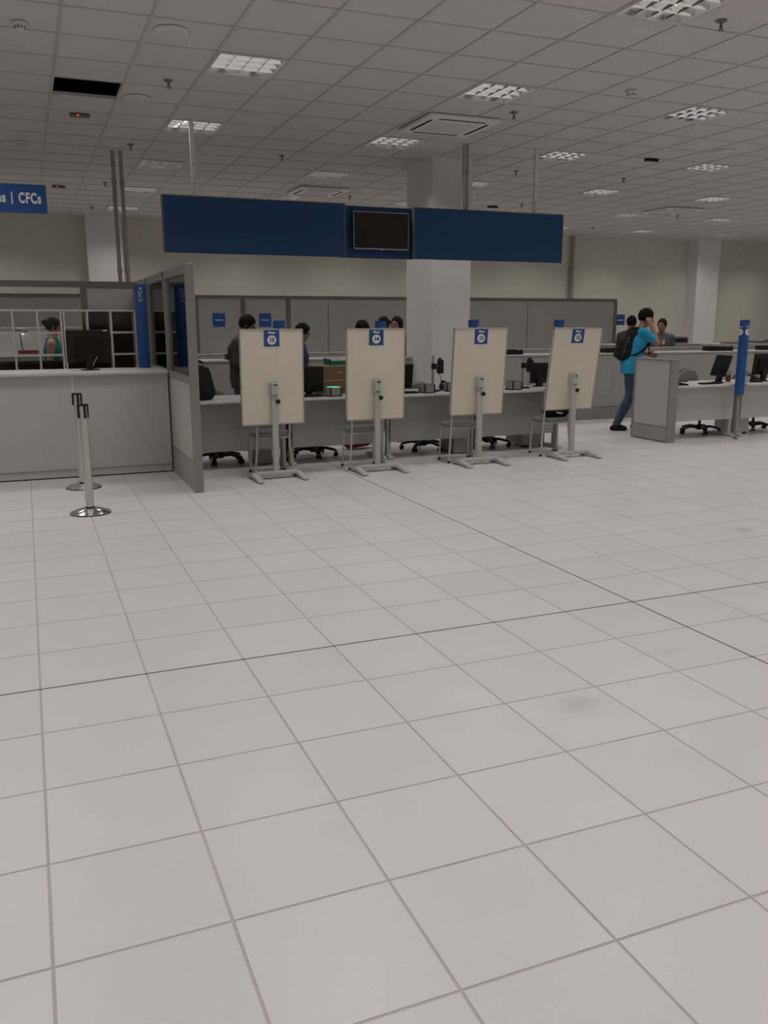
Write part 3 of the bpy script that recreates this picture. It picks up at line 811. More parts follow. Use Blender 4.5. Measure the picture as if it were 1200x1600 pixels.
for (z0, lab) in ((DZ, 'brown drawer box on the desk, lower of two stacked behind board fourteen'), (DZ+.165, 'brown drawer box with tan lid, upper of two stacked under the green tray')):
    t = thing('drawer_box', lab, 'box', (3.40, 7.20, z0))
    MB().box(-.285, .285, -.13, .14, .0, .150).build('body', CARD, t, bevel=.003)
    MB().box(-.285, .285, -.13, .14, .150, .162).build('lid', CARDT, t, bevel=.002)
    MB().box(-.03, .03, -.138, -.13, .07, .09).build('pull', CARDT, t)
t = thing('paper_tray', 'green paper tray on top of the brown drawer boxes', 'tray', (3.46, 7.20, DZ+.165+.162), A(0))
MB().box(-.17, .12, -.11, .12, 0, .01).build('base', GREEN, t)
for b in ((-.17, .12, -.11, -.10, .05), (-.17, .12, .11, .12, .075), (-.17, -.16, -.11, .12, .065), (.11, .12, -.11, .12, .065)): MB().box(*b[:4], .01, b[4]).build('side', GREEN, t)
t = thing('paper_stack', 'white papers lying in the green tray', 'paper', (3.435, 7.205, DZ+.165+.162+.01))
m = MB().box(-.125, .11, -.095, .095, 0, .072); m.build('sheets', PAPER, t)
mp = MB()
for k in range(6): mp.box(-.09, .03+.01*(k % 3), -.07+k*.022, -.064+k*.022, .072, .0725)
mp.build('print', SCANG, t)

# cables by desk legs
for (x, pts, lab) in ((2.68, [(0, 6.86, .72), (.01, 6.83, .4), (-.01, 6.83, .1), (.02, 6.88, .012)], 'black cable bundle hanging by a desk leg behind board fifteen'),
                      (3.86, [(0, 6.87, .72), (.004, 6.88, .5), (-.004, 6.88, .3), (.004, 6.88, .1), (.03, 6.92, .008)], 'thin pale cable hanging by the desk legs behind board fourteen')):
    o = MB().path([(x+p[0], p[1], p[2]) for p in pts], .014 if 'black' in lab else .006, 8).build('power_cable', BLACK if 'black' in lab else EASEL)
    tag(o, lab, 'cable')
o = MB().box(4.55, 5.0, 8.05, 8.35, 0, .035).build('cardboard_sheet', CARD); tag(o, 'flat brown cardboard lying on the floor in front of the pillar', 'cardboard')

# back counter line
def back_counter(x0, x1, label, splits):
    t = thing('back_counter', label, 'counter', (x0, 9.32, 0)); L = x1-x0
    xs = [0]+[s-x0 for s in splits]+[L]
    for a, b in zip(xs[:-1], xs[1:]):
        MB().box(a+.002, b-.002, 0, .03, .21, 1.045).build('front_panel', LAMG, t)
        MB().box(a+.002, b-.002, .003, .03, .0, .203).build('plinth', FRAME, t)
    MB().box(0, L, -.015, .45, 1.045, 1.07).build('worktop', LAMI, t, bevel=.004)
    MB().box(0, L, .45, .49, .0, 1.125).build('back_panel', LAMG, t)
    MB().box(0, L, .44, .50, 1.125, 1.14).build('cap_rail', LAMI, t)
    MB().box(0, .03, .03, .45, 0, 1.045).build('end_panel', LAMG, t); MB().box(L-.03, L, .03, .45, 0, 1.045).build('end_panel', LAMG, t)
    return t
back_counter(1.56, 5.31, 'long grey counter behind the desks on the door side of the pillar', (2.7, 4.0))
back_counter(5.96, 14.5, 'long grey counter with dark plinth running from the pillar past the standing man', (7.3, 8.9, 9.9, 11.6, 13.0))
t = thing('raised_counter', 'grey raised counter behind the long counter, ending by the printer', 'counter', (10.1, 11.0, 0))
MB().box(0, 2.05, 0, .04, 0, 1.13).build('front_panel', LAMG, t); MB().box(-.01, 2.06, -.02, .5, 1.13, 1.155).build('worktop', LAMI, t)
MB().box(2.01, 2.05, .04, .48, 0, 1.13).build('end_panel', FRAME, t); MB().box(0, .04, .04, .48, 0, 1.13).build('end_panel', FRAME, t)
t = thing('raised_counter', 'grey raised counter beyond the tall blue column sign', 'counter', (12.55, 11.0, 0))
MB().box(0, 3.5, 0, .04, 0, 1.11).build('front_panel', LAMG, t); MB().box(-.01, 3.51, -.02, .5, 1.11, 1.135).build('worktop', LAMI, t)
MB().box(3.46, 3.5, .04, .48, 0, 1.11).build('end_panel', FRAME, t); MB().box(0, .04, .04, .48, 0, 1.11).build('end_panel', FRAME, t)

def tray(x, y, w_, label, z=1.07):
    t = thing('document_tray', label, 'tray', (x, y, z))
    MB().box(-w_/2, w_/2, -.10, .10, 0, .012).build('base', BLACK, t)
    MB().box(-w_/2, w_/2, -.10, -.088, .012, .075).build('front', BLACK, t, bevel=.003)
    MB().box(-w_/2, w_/2, .088, .10, .012, .075).build('back', BLACK, t)
    for s in (-1, 1): MB().box(s*(w_/2-.006)-.006, s*(w_/2-.006)+.006, -.088, .088, .012, .075).build('side', BLACK, t)
    MB().box(w_*.2, w_*.36, -.09, -.06, .075, .079).build('label_card', PAPER, t)
tray(2.72, 9.45, .26, 'black tray on the back counter beside the man in dark grey')
tray(7.07, 9.45, .30, 'black tray on the back counter right of the pillar, between boards thirteen and twelve')
tray(8.98, 9.45, .36, 'black tray on the back counter behind the standing man\'s backpack')
tray(11.18, 9.45, .50, 'long black tray on the back counter above the tilted monitor')
tray(12.35, 9.45, .46, 'black tray on the back counter beyond the tall blue column sign')
t = thing('printer', 'dark desktop printer on the raised counter behind the man in grey', 'printer', (11.62, 11.2, 1.155), A(0))
MB().prism([(-.42, 0), (-.42, .05), (-.14, .065), (-.05, .125), (.28, .125), (.30, .10), (.30, 0)], 'y', -.16, .18).build('body', FRAMED, t, bevel=.008)
MB().box(-.40, -.16, -.12, .14, .058, .068).build('paper_feed', BLACKM, t)
MB().box(-.02, .26, -.165, -.158, .03, .09).build('front_flap', BLACK, t)
t = thing('printer', 'dark printer on the raised counter beyond the tall blue column sign', 'printer', (14.05, 11.2, 1.135), A(0))
MB().prism([(-.30, 0), (-.30, .05), (-.14, .08), (-.05, .15), (.28, .15), (.30, .10), (.30, 0)], 'y', -.16, .18).build('body', FRAMED, t, bevel=.008)
MB().box(-.02, .26, -.165, -.158, .03, .10).build('front_flap', BLACK, t)
o = MB().box(12.95, 13.35, 11.05, 11.3, 1.135, 1.165).build('folder', CARD, bevel=.004); tag(o, 'brown folder lying on the raised counter by the blue column sign', 'folder')

# desk items by the end panel
RZ = .735
monitor('computer_monitor', 'black monitor tilted sideways on the desk beside the end panel', (8.94, 7.0, RZ), A(81), .34, .30, .085, A(18), .11)
monitor('computer_monitor', 'black monitor on the desk beyond the tall blue column sign', (9.72, 6.98, RZ), A(0), .36, .30, .09, A(6), .11)
t = thing('telephone', 'low black telephone on the desk corner by the end panel', 'telephone', (8.10, 6.78, RZ), A(70))
MB().prism([(-.09, 0), (-.09, .02), (.08, .05), (.09, .04), (.09, 0)], 'x', -.06, .06).build('body', BLACK, t, bevel=.005)
MB().box(-.05, -.01, -.085, .085, .045, .06).build('handset', BLACK, t, bevel=.008)
t = thing('keyboard', 'black keyboard under the sideways monitor by the end panel', 'keyboard', (8.62, 6.80, RZ), A(6))
MB().box(-.17, .17, -.06, .06, 0, .016).build('tray', BLACK, t, bevel=.004)
mk = MB()
for r in range(4):
    for k in range(11): mk.box(-.16+k*.029, -.135+k*.029, -.045+r*.024, -.025+r*.024, .016, .021)
mk.build('keys', BLACKM, t)
t = thing('pen_cup', 'small pen cup with orange and yellow items beside the tilted monitor', 'cup', (9.20, 7.08, RZ))
MB().lathe([(0, 0), (.035, 0), (.038, .09), (.034, .09), (.032, .008), (0, .008)], 20).build('cup', ORANGE, t, smooth=True)
for k, (a, b) in enumerate(((-.015, .02), (.018, .01), (0, -.018))): MB().path([(a*.5, b*.5, .01), (a*1.6, b*1.6, .15)], .005, 6).build('pen', (YEL, ORANGE, CARDT)[k], t)
t = thing('paper_cup', 'white paper cup on the desk just beyond the blue column sign', 'cup', (9.27, 6.80, RZ))
MB().lathe([(0, 0), (.028, 0), (.038, .085), (.040, .088), (.037, .088), (.027, .006), (0, .006)], 20).build('cup', PAPER, t, smooth=True)
t = thing('telephone', 'black telephone on the desk beyond the tall blue column sign', 'telephone', (9.46, 6.86, RZ), A(-15))
MB().prism([(-.09, 0), (-.09, .03), (.08, .07), (.09, .06), (.09, 0)], 'x', -.075, .075).build('body', BLACK, t, bevel=.005)
MB().path([(-.045, -.07, .05), (-.045, -.05, .08), (-.045, .05, .095), (-.045, .07, .08)], .016, 10).build('handset', BLACK, t, smooth=True)

# ------------------------------------------------------------------ far grey partition with doors
GY = 12.5
t = thing('partition_wall', 'grey panelled partition wall with two office doors behind the counters', 'partition', (0, GY, 0))
MB().box(-3.5, 11.30, -.01, .07, 1.965, 2.02).build('top_rail', FRAMED, t)
for (a, b) in ((-3.5, -1.2), (-1.2, .9), (.9, 2.72)): MB().box(a+.004, b-.004, 0, .06, 0, 1.965).build('panel', LAMG, t)
for (a, b) in ((4.40, 5.10), (5.10, 7.2), (7.2, 9.2), (9.2, 11.24)): MB().box(a+.006, b-.006, 0, .06, 0, 1.965).build('panel', LAMG, t)
for a in (2.76, 3.57, 4.37): MB().box(a-.035, a+.035, -.01, .07, 0, 1.965).build('post', FRAMED, t)
MB().box(11.24, 11.31, -.01, .07, 0, 1.965).build('post', FRAMED, t)
def door(name, x0, x1, handle_x):
    d = tag(box(name, LAMG, x0, x1, GY+.01, GY+.05, .01, 1.96), 'grey office door with a square blue sign', kind='structure')
    cx = (x0+x1)/2 - .02
    s = MB().box(cx-.105, cx+.105, GY+.002, GY+.01, 1.50, 1.72).build('sign_plate', BLUE, d)
    for k, (a, b, hh) in enumerate(((-.062, -.045, .02), (-.04, -.022, .013), (-.017, .002, .014), (.006, .022, .012), (.027, .044, .014), (.048, .064, .012))):
        MB().box(cx+a, cx+b, GY+.0005, GY+.002, 1.602, 1.602+hh).build('print_mark', WHITE, s)
    h = MB().tube((handle_x, GY+.01, 1.05), (handle_x, GY-.04, 1.05), .011, n=10).tube((handle_x, GY-.035, 1.05), (handle_x+.09, GY-.035, 1.05), .009, n=8).build('handle', FRAMED, d)
    MB().tube((handle_x, GY+.01, 1.05), (handle_x, GY+.004, 1.05), .028, n=14).build('rosette', ALU, h)
door('door_1', 2.80, 3.53, 2.89)
door('door_2', 3.61, 4.33, 3.70)
t = thing('wall_sign', 'small square blue sign at the end of the grey partition', 'sign', (11.42, GY+.02, 1.50))
MB().box(-.11, .11, 0, .012, 0, .21).build('plate', BLUE, t)
MB().box(-.07, .07, -.002, 0, .09, .105).build('print_line', WHITE, t)
MB().box(-.16, -.09, .012, .03, .05, .16).build('fixing_arm', FRAMED, t)

# ------------------------------------------------------------------ people: signed-distance bodies
def smin(a, b, k):
    h = np.clip(.5+.5*(b-a)/k, 0, 1)
    return b*(1-h)+a*h - k*h*(1-h)
def cone(P, a, b, ra, rb):
    a = np.asarray(a, np.float32); b = np.asarray(b, np.float32); ab = b-a; L = float(ab@ab)+1e-9
    q = P-a; t = np.clip((q@ab)/L, 0, 1)
    return np.sqrt(((q-t[:, None]*ab)**2).sum(1)) - (ra+(rb-ra)*t)
def ell(P, c, ax, r):
    q = (P-np.asarray(c, np.float32)) @ np.asarray(ax, np.float32).T
    r = np.asarray(r, np.float32); k0 = np.sqrt(((q/r)**2).sum(1)); k1 = np.sqrt(((q/(r*r))**2).sum(1))+1e-6
    return k0*(k0-1)/k1
def sdf_of(prims):
    def f(P):
        d = None
        for p in prims:
            kind, k, args = p[0], p[1], p[2:]
            if kind == 'c': e = cone(P, *args); d = e if d is None else smin(d, e, k)
            elif kind == 'e': e = ell(P, *args); d = e if d is None else smin(d, e, k)
            elif kind == 'cut':                       # keep side where (p-c).n < 0
                n = np.asarray(args[1], np.float32); d = np.maximum(d, (P-np.asarray(args[0], np.float32))@n)
            elif kind == 'noise': d = d + args[0]*(np.sin(P[:, 0]*args[1])*np.sin(P[:, 1]*args[1]*1.3+1)*np.sin(P[:, 2]*args[1]*.8+2) + .6*np.sin(P[:, 0]*args[1]*2.3+P[:, 2]*40)*np.sin(P[:, 1]*args[1]*1.9))
            elif kind == 'sub': d = np.maximum(d, -ell(P, *args))
        return d
    return f
def polygonize(f, lo, hi, h):
    lo = np.array(lo, np.float32); n = np.ceil((np.array(hi)-lo)/h).astype(int)+1
    ax = [lo[i]+h*np.arange(n[i], dtype=np.float32) for i in range(3)]
    G = np.stack(np.meshgrid(*ax, indexing='ij'), -1).reshape(-1, 3)
    V = f(G).reshape(n).astype(np.float32); S = V < 0
    c = [(i, j, k) for i in (0, 1) for j in (0, 1) for k in (0, 1)]
    def sl(A, o): return A[o[0]:n[0]-1+o[0], o[1]:n[1]-1+o[1], o[2]:n[2]-1+o[2]]
    cnt = sum(sl(S, o).astype(np.int8) for o in c); act = (cnt > 0) & (cnt < 8)
    idx = np.argwhere(act); ids = -np.ones(act.shape, np.int64); ids[act] = np.arange(len(idx))
    acc = np.zeros((len(idx), 3), np.float32); num = np.zeros(len(idx), np.float32)
    for o in c:
        for a in range(3):
            if o[a]: continue
            e = list(o); e[a] = 1
            i0 = idx+np.array(o); i1 = idx+np.array(e)
            va = V[i0[:, 0], i0[:, 1], i0[:, 2]]; vb = V[i1[:, 0], i1[:, 1], i1[:, 2]]
            m = (va < 0) != (vb < 0); t = np.where(m, va/np.where(m, va-vb, 1), 0)
            p = np.tile(np.array(o, np.float32), (len(idx), 1)); p[:, a] = t
            acc += p*m[:, None]; num += m
    verts = lo+h*(idx+acc/np.maximum(num, 1)[:, None])
    faces = []
    for a in range(3):
        b, d = (a+1) % 3, (a+2) % 3
        s0 = [slice(None)]*3; s1 = [slice(None)]*3
        s0[a] = slice(0, -1); s1[a] = slice(1, None)
        ch = S[tuple(s0)] != S[tuple(s1)]
        e = np.argwhere(ch); e = e[(e[:, b] > 0) & (e[:, d] > 0) & (e[:, b] < n[b]-1) & (e[:, d] < n[d]-1)]
        ins = S[tuple(e.T)]
        q = []
        for (db, dd) in ((-1, -1), (0, -1), (0, 0), (-1, 0)):
            z = e.copy(); z[:, b] += db; z[:, d] += dd; q.append(ids[tuple(z.T)])
        q = np.stack(q, 1); q[~ins] = q[~ins][:, ::-1]; faces.append(q)
    return verts, np.concatenate(faces)
def bounds(prims, pad):
    lo, hi = np.full(3, 9.), np.full(3, -9.)
    for p in prims:
        if p[0] == 'c':
            for a, r in ((p[2], p[4]), (p[3], p[5])): lo = np.minimum(lo, np.array(a)-r); hi = np.maximum(hi, np.array(a)+r)
        elif p[0] == 'e':
            r = max(p[4]); lo = np.minimum(lo, np.array(p[2])-r); hi = np.maximum(hi, np.array(p[2])+r)
    return lo-pad, hi+pad
def sdf_obj(name, prims, m, parent, h):
    lo, hi = bounds(prims, 2.5*h)
    v, f = polygonize(sdf_of(prims), lo, hi, h)
    me = bpy.data.meshes.new(name); me.from_pydata(v.tolist(), [], f.tolist())
    me.polygons.foreach_set('use_smooth', [True]*len(me.polygons)); me.materials.append(m)
    o = bpy.data.objects.new(name, me); COL.objects.link(o)
    if parent: o.parent = parent
    return o
def V3(*a): return np.array(a, float)
def nrm(a): return a/(np.linalg.norm(a)+1e-9)
def person(label, loc, rz, height, skin, shirt, trousers, hairm, pose=None, h=.014, sleeve=.55, shoe=None, hair='short', hf=(1, 0, 0), sleeveless=False, female=False, group=None):
    """local frame: faces +x, left is +y"""
    s = height/1.72
    J = dict(pel=(0, 0, .94), chs=(-.01, 0, 1.27), nek=(-.02, 0, 1.445), hed=(.015, 0, 1.605),
             shL=(-.015, .182, 1.365), elL=(-.04, .235, 1.12), wrL=(.07, .245, .89), shR=(-.015, -.182, 1.365), elR=(-.04, -.235, 1.12), wrR=(.07, -.245, .89),
             hiL=(0, .09, .91), knL=(.03, .10, .49), anL=(-.02, .105, .085), hiR=(0, -.09, .91), knR=(.03, -.10, .49), anR=(-.02, -.105, .085))
    if pose: J.update(pose)
    J = {k: V3(*v)*s for k, v in J.items()}
    t = thing('person', label, 'person', loc, rz, group)
    lat = nrm(J['shL']-J['shR']); up = nrm(J['nek']-J['pel']); latp = nrm(J['hiL']-J['hiR'])
    hfw = nrm(V3(*hf)); hl = nrm(np.cross(V3(0, 0, 1), hfw)); hu = np.cross(hfw, hl); AX = np.stack([hfw, hl, hu])
    H0 = J['hed']; R = lambda x: x*s
    wsh = .155 if female else .175
    def torso(g):
        return [('c', .05, J['pel']+latp*R(.065), J['chs']+lat*R(.075), R(.105)+g, R(.112)+g), ('c', .05, J['pel']-latp*R(.065), J['chs']-lat*R(.075), R(.105)+g, R(.112)+g),
                ('c', .05, J['chs']+lat*R(.07), J['nek']+lat*R(.05)-up*R(.05), R(.105)+g, R(.075)+g), ('c', .05, J['chs']-lat*R(.07), J['nek']-lat*R(.05)-up*R(.05), R(.105)+g, R(.075)+g),
                ('c', .04, J['nek']+lat*R(.04)-up*R(.03), J['shL'], R(.055)+g, R(.058)+g), ('c', .04, J['nek']-lat*R(.04)-up*R(.03), J['shR'], R(.055)+g, R(.058)+g)]
    def arm(sd, g, part='all', fr=1.0):
        a, b, c_ = J['sh'+sd], J['el'+sd], J['wr'+sd]; o = []
        if part == 'all': o += [('c', .025, a, b, R(.052)+g, R(.040)+g), ('c', .02, b, c_, R(.041)+g, R(.028)+g)]
        else:
            e = a+(b-a)*min(fr, 1.0)
            o += [('c', .03, a, e, R(.054)+g, R(.054-.010*min(fr, 1))+g)]
            if fr > 1: o += [('c', .02, b, b+(c_-b)*(fr-1), R(.043)+g, R(.036)+g)]
        return o
    def hand(sd):
        a, c_ = J['el'+sd], J['wr'+sd]; d = nrm(c_-a); sg = 1 if sd == 'L' else -1
        n_ = V3(0, -sg, 0); n_ = nrm(n_-d*(n_@d)); w_ = np.cross(n_, d)*1.0
        if w_[0] < 0 and abs(w_[0]) > .3: w_ = -w_
        o = []
        for k in (-1, 0, 1): o.append(('c', .012, c_+w_*R(.014)*k, c_+d*R(.085)+w_*R(.024)*k, R(.018), R(.015)))
        for k, L in enumerate((.060, .074, .080, .070)):
            q = (k-1.5)*.0195; b0 = c_+d*R(.085)+w_*R(q); m_ = b0+(d*.94+n_*.34)*R(L*.5); e = m_+(d*.6+n_*.8)*R(L*.5)
            o += [('c', .004, b0, m_, R(.0098), R(.009)), ('c', .004, m_, e, R(.009), R(.0075))]
        b0 = c_+d*R(.025)+w_*R(.026); m_ = b0+(d*.6+w_*.7+n_*.3)*R(.035); e = m_+(d*.85+w_*.2+n_*.4)*R(.032)
        o += [('c', .008, b0, m_, R(.013), R(.011)), ('c', .004, m_, e, R(.011), R(.009))]
        return o
    def leg(sd, g):
        a, b, c_ = J['hi'+sd], J['kn'+sd], J['an'+sd]
        return [('c', .04, a, b, R(.086)+g, R(.057)+g), ('c', .02, b, b+(c_-b)*.35, R(.056)+g, R(.056)+g), ('c', .02, b+(c_-b)*.35, c_, R(.055)+g, R(.038)+g)]
    def foot(sd, g):
        c_ = J['an'+sd]; fd = V3(1, 0, 0); z = R(.036)
        return [('c', .02, np.array([c_[0]-R(.045), c_[1], z+g*.2]), np.array([c_[0]+R(.12), c_[1]+(.012 if sd == 'L' else -.012), R(.030)+g*.2]), R(.036)+g, R(.032)+g),
                ('c', .02, np.array([c_[0], c_[1], R(.075)]), np.array([c_[0]+R(.08), c_[1], R(.045)]), R(.034)+g, R(.03)+g)]
    head = [('e', .02, H0+hu*R(.015)-hfw*R(.008), AX, (R(.098), R(.077), R(.105))), ('e', .03, H0-hu*R(.055)+hfw*R(.028), AX, (R(.062), R(.056), R(.068))),
            ('c', .012, H0+hfw*R(.088)+hu*R(.01), H0+hfw*R(.108)-hu*R(.026), R(.009), R(.013)),                         # nose
            ('e', .008, H0+hl*R(.077)-hfw*R(.008)-hu*R(.012), AX, (R(.018), R(.010), R(.030))), ('e', .008, H0-hl*R(.077)-hfw*R(.008)-hu*R(.012), AX, (R(.018), R(.010), R(.030))),
            ('c', .010, H0+hfw*R(.078)-hu*R(.062)-hl*R(.014), H0+hfw*R(.078)-hu*R(.062)+hl*R(.014), R(.011), R(.011)),       # lips
            ('c', .010, H0+hfw*R(.080)+hu*R(.024)-hl*R(.03), H0+hfw*R(.080)+hu*R(.024)+hl*R(.03), R(.012), R(.012))]        # brow
    body = torso(-.006) + [('c', .03, J['nek']-up*R(.03), H0-hu*R(.05)-hfw*R(.012), R(.060), R(.052))] + head
    for sd in 'LR': body += arm(sd, 0) + hand(sd) + leg(sd, -.004) + foot(sd, -.008)
    sdf_obj('body', body, skin, t, h)
    # hair
    hb = [('e', .01, H0+hu*R(.022)-hfw*R(.012), AX, (R(.108), R(.088), R(.112)))]
    if hair == 'long':
        hb += [('c', .03, H0+hu*R(.03)-hfw*R(.04), H0-hu*R(.20)-hfw*R(.075), R(.085), R(.07)), ('c', .03, H0+hl*R(.05)-hfw*R(.02), H0-hu*R(.19)+hl*R(.075)-hfw*R(.03), R(.05), R(.035)), ('c', .03, H0-hl*R(.05)-hfw*R(.02), H0-hu*R(.19)-hl*R(.075)-hfw*R(.03), R(.05), R(.035))]
    if hair == 'bun': hb += [('e', .02, H0+hu*R(.035)-hfw*R(.125), AX, (R(.045), R(.04), R(.036)))]
    hb += [('sub', 0, H0-hu*R(.045)+hfw*R(.105), AX, (R(.105), R(.082), R(.105)))]
    if hair != 'long': hb += [('cut', 0, H0-hu*R(.055), -hu*.85+hfw*.0 - hfw*0.0)]
    hb.insert(1, ('noise', 0, .006, 75.))
    sdf_obj('hair', hb, hairm, t, min(h, .011))
    for sg in (-1, 1):
        MB().lathe([(0, -.012), (.008, -.009), (.012, 0), (.008, .009), (0, .012)], 10).xform(Matrix.Translation(Vector(H0+hfw*R(.084)+hu*R(.006)+hl*R(.03)*sg))).build('eye', BLACK, t, smooth=True)
    # clothes
    sp = torso(.010)[:4] if sleeveless else torso(.010)
    dn = V3(0, 0, -1)
    sp += [('c', .05, J['pel']+latp*R(.06), J['pel']+latp*R(.088)+dn*R(.13), R(.114), R(.112)), ('c', .05, J['pel']-latp*R(.06), J['pel']-latp*R(.088)+dn*R(.13), R(.114), R(.112))]
    if not sleeveless:
        for sd in 'LR': sp += arm(sd, .010, 'part', sleeve)
    hem = J['pel']+dn*R(.14)
    sp += [('cut', 0, hem, dn), ('cut', 0, J['nek']+up*R(.015), up)]
    if not sleeveless and sleeve <= 1:
        for sd in 'LR':
            a, b = J['sh'+sd], J['el'+sd]; d = nrm(b-a)
    sdf_obj('shirt', sp, shirt, t, h)
    tp = [('c', .05, J['pel']+latp*R(.06), J['pel']+latp*R(.065)+up*R(.06), R(.112), R(.104)), ('c', .05, J['pel']-latp*R(.06), J['pel']-latp*R(.065)+up*R(.06), R(.112), R(.104))]
    for sd in 'LR': tp += leg(sd, .012)
    tp += [('cut', 0, V3(0, 0, R(.075)), V3(0, 0, -1)), ('cut', 0, J['pel']+up*R(.04), up)]
    sdf_obj('trousers', tp, trousers, t, h)
    for sd in 'LR':
        sh_ = foot(sd, .006) + [('cut', 0, V3(0, 0, R(.105)), V3(0, 0, 1)), ('cut', 0, V3(0, 0, .001), V3(0, 0, -1))]
        sdf_obj('shoe', sh_, shoe or BLACKM, t, min(h, .010))
    return t, J, s

SK1 = mat('skin_warm', (.36, .19, .12), .55, var=.05); SK2 = mat('skin_brown', (.24, .12, .075), .55, var=.05); SK3 = mat('skin_light', (.42, .23, .16), .55, var=.05)
HAIR = mat('black_hair', (.008, .007, .006), .7, var=.3, scale=60, spec=.15); HAIRB = mat('dark_brown_hair', (.018, .013, .010), .7, var=.3, scale=60, spec=.15)
CYAN = mat('cyan_shirt', (.015, .32, .57), .8, var=.06, scale=10); JEANS = mat('blue_jeans', (.045, .065, .105), .85, var=.15, scale=25)
DGREY = mat('dark_grey_shirt', (.045, .044, .044), .85, var=.1); GREYS = mat('grey_shirt', (.11, .115, .12), .85, var=.1); BLUES = mat('navy_shirt', (.02, .05, .12), .85, var=.1)
TEAL = mat('teal_top', (.008, .16, .125), .8, var=.08); PINKP = mat('patterned_blouse', (.22, .12, .11), .85, var=.5, scale=30); DARKT = mat('dark_trousers', (.018, .020, .028), .85, var=.15)
KHAKI = mat('backpack_dark', (.018, .020, .016), .85, var=.2, scale=15, spec=.2); KHAKI2 = mat('backpack_grey', (.07, .068, .062), .8); GRN = mat('backpack_green', (.03, .08, .055), .8)

pm = dict(pel=(0, 0, .95), chs=(.09, 0, 1.25), nek=(.13, 0, 1.425), hed=(.195, .0, 1.585), shL=(.125, .185, 1.38), shR=(.125, -.185, 1.38),
          elR=(.31, -.225, 1.235), wrR=(.235, -.150, 1.465), elL=(.12, .27, 1.12), wrL=(.30, .19, 1.075),
          hiL=(.01, .09, .915), knL=(.17, .10, .50), anL=(.17, .11, .085), hiR=(-.01, -.09, .915), knR=(.01, -.10, .50), anR=(-.17, -.10, .085))
man, J, s = person('man in a cyan t-shirt with a backpack, hand raised to his ear', (8.20, 7.99, 0), A(-24), 1.76, SK1, CYAN, JEANS, HAIR, pm, h=.0095, sleeve=.62, hf=(.97, 0, -.22))
# backpack: on the man's back but liftable
bp_ = thing('backpack', 'dark backpack with grey piping worn by the man in the cyan t-shirt', 'backpack', (8.20, 7.99, 0), A(-24))
bk = V3(-.94, 0, .34)*1.0
pk = [('c', .05, (-.045, -.07, 1.06), (.04, -.07, 1.34), .105, .085), ('c', .05, (-.045, .07, 1.06), (.04, .07, 1.34), .105, .085), ('c', .05, (-.09, -.06, 1.05), (-.08, -.06, 1.22), .085, .07), ('c', .05, (-.09, .06, 1.05), (-.08, .06, 1.22), .085, .07)]
pk = [(p[0], p[1], tuple(np.array(p[2])+V3(-.02, 0, .045)), tuple(np.array(p[3])+V3(-.02, 0, .045)), p[4], p[5]) for p in pk]
sdf_obj('bag', pk, KHAKI, bp_, .0095)
pocket = [('c', .03, (-.18, -.055, 1.10), (-.18, .055, 1.10), .052, .052), ('c', .03, (-.175, -.055, 1.18), (-.175, .055, 1.18), .048, .048)]
sdf_obj('pocket', pocket, KHAKI, bp_, .01)
MB().path([(-.12, -.150, 1.06), (-.13, -.155, 1.16), (-.11, -.155, 1.26), (-.06, -.150, 1.36)], .008, 8).build('piping', KHAKI2, bp_, smooth=True)
MB().path([(-.085, -.17, 1.27), (-.07, -.165, 1.35)], .014, 8).build('patch', GRN, bp_, smooth=True)
for sg in (-1, 1):
    pts = [(-.05, sg*.08, 1.43), (.03, sg*.11, 1.478), (.13, sg*.115, 1.465), (.225, sg*.12, 1.38), (.235, sg*.145, 1.27), (.14, sg*.195, 1.16), (.02, sg*.19, 1.10), (-.08, sg*.13, 1.07)]
    mb_ = MB()
    for a, b in zip(pts[:-1], pts[1:]): mb_.tube(a, b, .016, .016, 8)
    mb_.build('strap', KHAKI, bp_, smooth=True)
    MB().path([(.23, sg*.135, 1.30), (.225, sg*.155, 1.14)], .009, 8).build('strap_tail', KHAKI, bp_, smooth=True)
    MB().box(0.21, .24, sg*.155-.012, sg*.155+.012, 1.10, 1.14).build('buckle', BLACK, bp_)

# staff behind the desks
look = dict(hed=(.05, 0, 1.60), nek=(.0, 0, 1.44), wrR=(.26, -.2, 1.02), wrL=(.26, .2, 1.02))
person('man in a dark grey shirt and jeans standing behind board fifteen, looking down', (2.50, 8.25, 0), A(-14), 1.665, SK2, DGREY, JEANS, HAIR, dict(look, hed=(.12, 0, 1.585), nek=(.04, 0, 1.43)), h=.013, sleeve=1.0, hf=(.9, -.1, -.35))
person('man in a navy shirt beside the black monitor right of board fifteen, facing board fourteen', (3.28, 8.25, 0), A(-12), 1.55, SK1, BLUES, DARKT, HAIR, look, h=.013, sleeve=.6, hf=(.95, 0, -.25))
person('dark-haired person hidden up to the hair behind board fourteen', (4.17, 8.25, 0), A(200), 1.585, SK1, BLUES, DARKT, HAIR, look, h=.016, hf=(.9, 0, -.4))
person('woman with tied dark hair behind the blue column sign of board fourteen', (5.33, 10.45, 0), A(200), 1.645, SK3, PINKP, DARKT, HAIRB, h=.016, hair='bun', female=True, sleeve=.5)
person('woman with long dark hair between board fourteen and the pillar', (5.60, 10.55, 0), A(215), 1.645, SK3, PINKP, DARKT, HAIRB, h=.016, hair='long', female=True, sleeve=.5)
person('woman in a sleeveless teal top with hair in a bun, behind the rack', (.42, 10.25, 0), A(-8), 1.625, SK3, TEAL, DARKT, HAIR, h=.012, hair='bun', female=True, sleeveless=True, hf=(.97, .1, -.2))
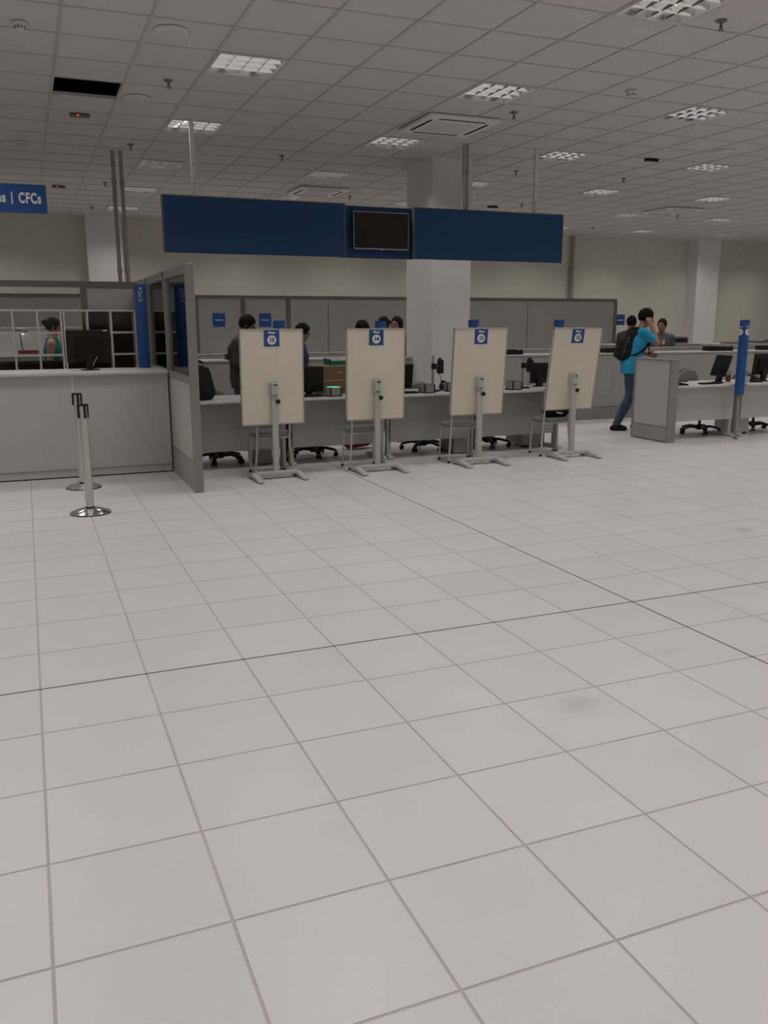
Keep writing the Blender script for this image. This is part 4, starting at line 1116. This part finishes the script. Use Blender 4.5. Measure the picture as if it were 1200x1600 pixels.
person('dark-haired person facing away behind the man in the cyan t-shirt', (10.02, 10.35, 0), A(35), 1.66, SK1, DGREY, DARKT, HAIR, h=.016)
bdg, J2, s2 = person('man in a grey shirt with a white badge behind the back counter', (10.74, 10.40, 0), A(215), 1.61, SK1, GREYS, DARKT, HAIRB, h=.013, sleeve=.6)
MB().box(.132, .137, .055, .105, 1.16, 1.24).build('badge', PAPER, bdg)

# bags
t = thing('backpack', 'black backpack standing on the desk beside the glazed screen', 'backpack', (1.76, 6.90, DZ), 0)
pr = [('c', .06, (-.05, -.02, .09), (-.06, 0, .30), .105, .085), ('c', .06, (.05, -.02, .09), (.03, 0, .28), .105, .085), ('c', .05, (-.04, -.06, .10), (0, -.06, .18), .09, .075), ('cut', 0, (0, 0, .002), (0, 0, -1))]
sdf_obj('bag', pr, BLACKM, t, .012)
MB().path([(-.04, .0, .385), (.0, .0, .415), (.045, .0, .385)], .012, 8).build('carry_handle', BLACK, t, smooth=True)
MB().path([(-.02, -.075, .375), (.03, -.08, .37), (.06, -.06, .345)], .006, 6).build('zip', SCANG, t)
t = thing('bag', 'small black bag with a pale yellow label on the chair behind board twelve', 'bag', (5.91, 6.385, .450), A(-3))
pr = [('c', .04, (-.10, 0, .065), (.10, 0, .065), .068, .068), ('c', .04, (-.09, .04, .06), (.09, .04, .06), .06, .06), ('cut', 0, (0, 0, .001), (0, 0, -1))]
sdf_obj('pouch', pr, BLACKM, t, .010)
m = MB().box(-.04, .045, -.071, -.066, .04, .062); m.xform(Matrix.Rotation(A(8), 4, 'Y')); m.build('label_tag', YEL, t)
t = thing('bag', 'dark red bag on the floor under the desk behind board fourteen', 'bag', (3.86, 7.72, 0), A(10))
pr = [('c', .05, (-.12, 0, .09), (.12, 0, .10), .085, .075), ('cut', 0, (0, 0, .001), (0, 0, -1))]
sdf_obj('pouch', pr, REDP, t, .012)
MB().path([(-.1, 0, .17), (-.04, 0, .23), (.04, 0, .23), (.1, 0, .17)], .008, 8).build('handle', REDP, t, smooth=True)
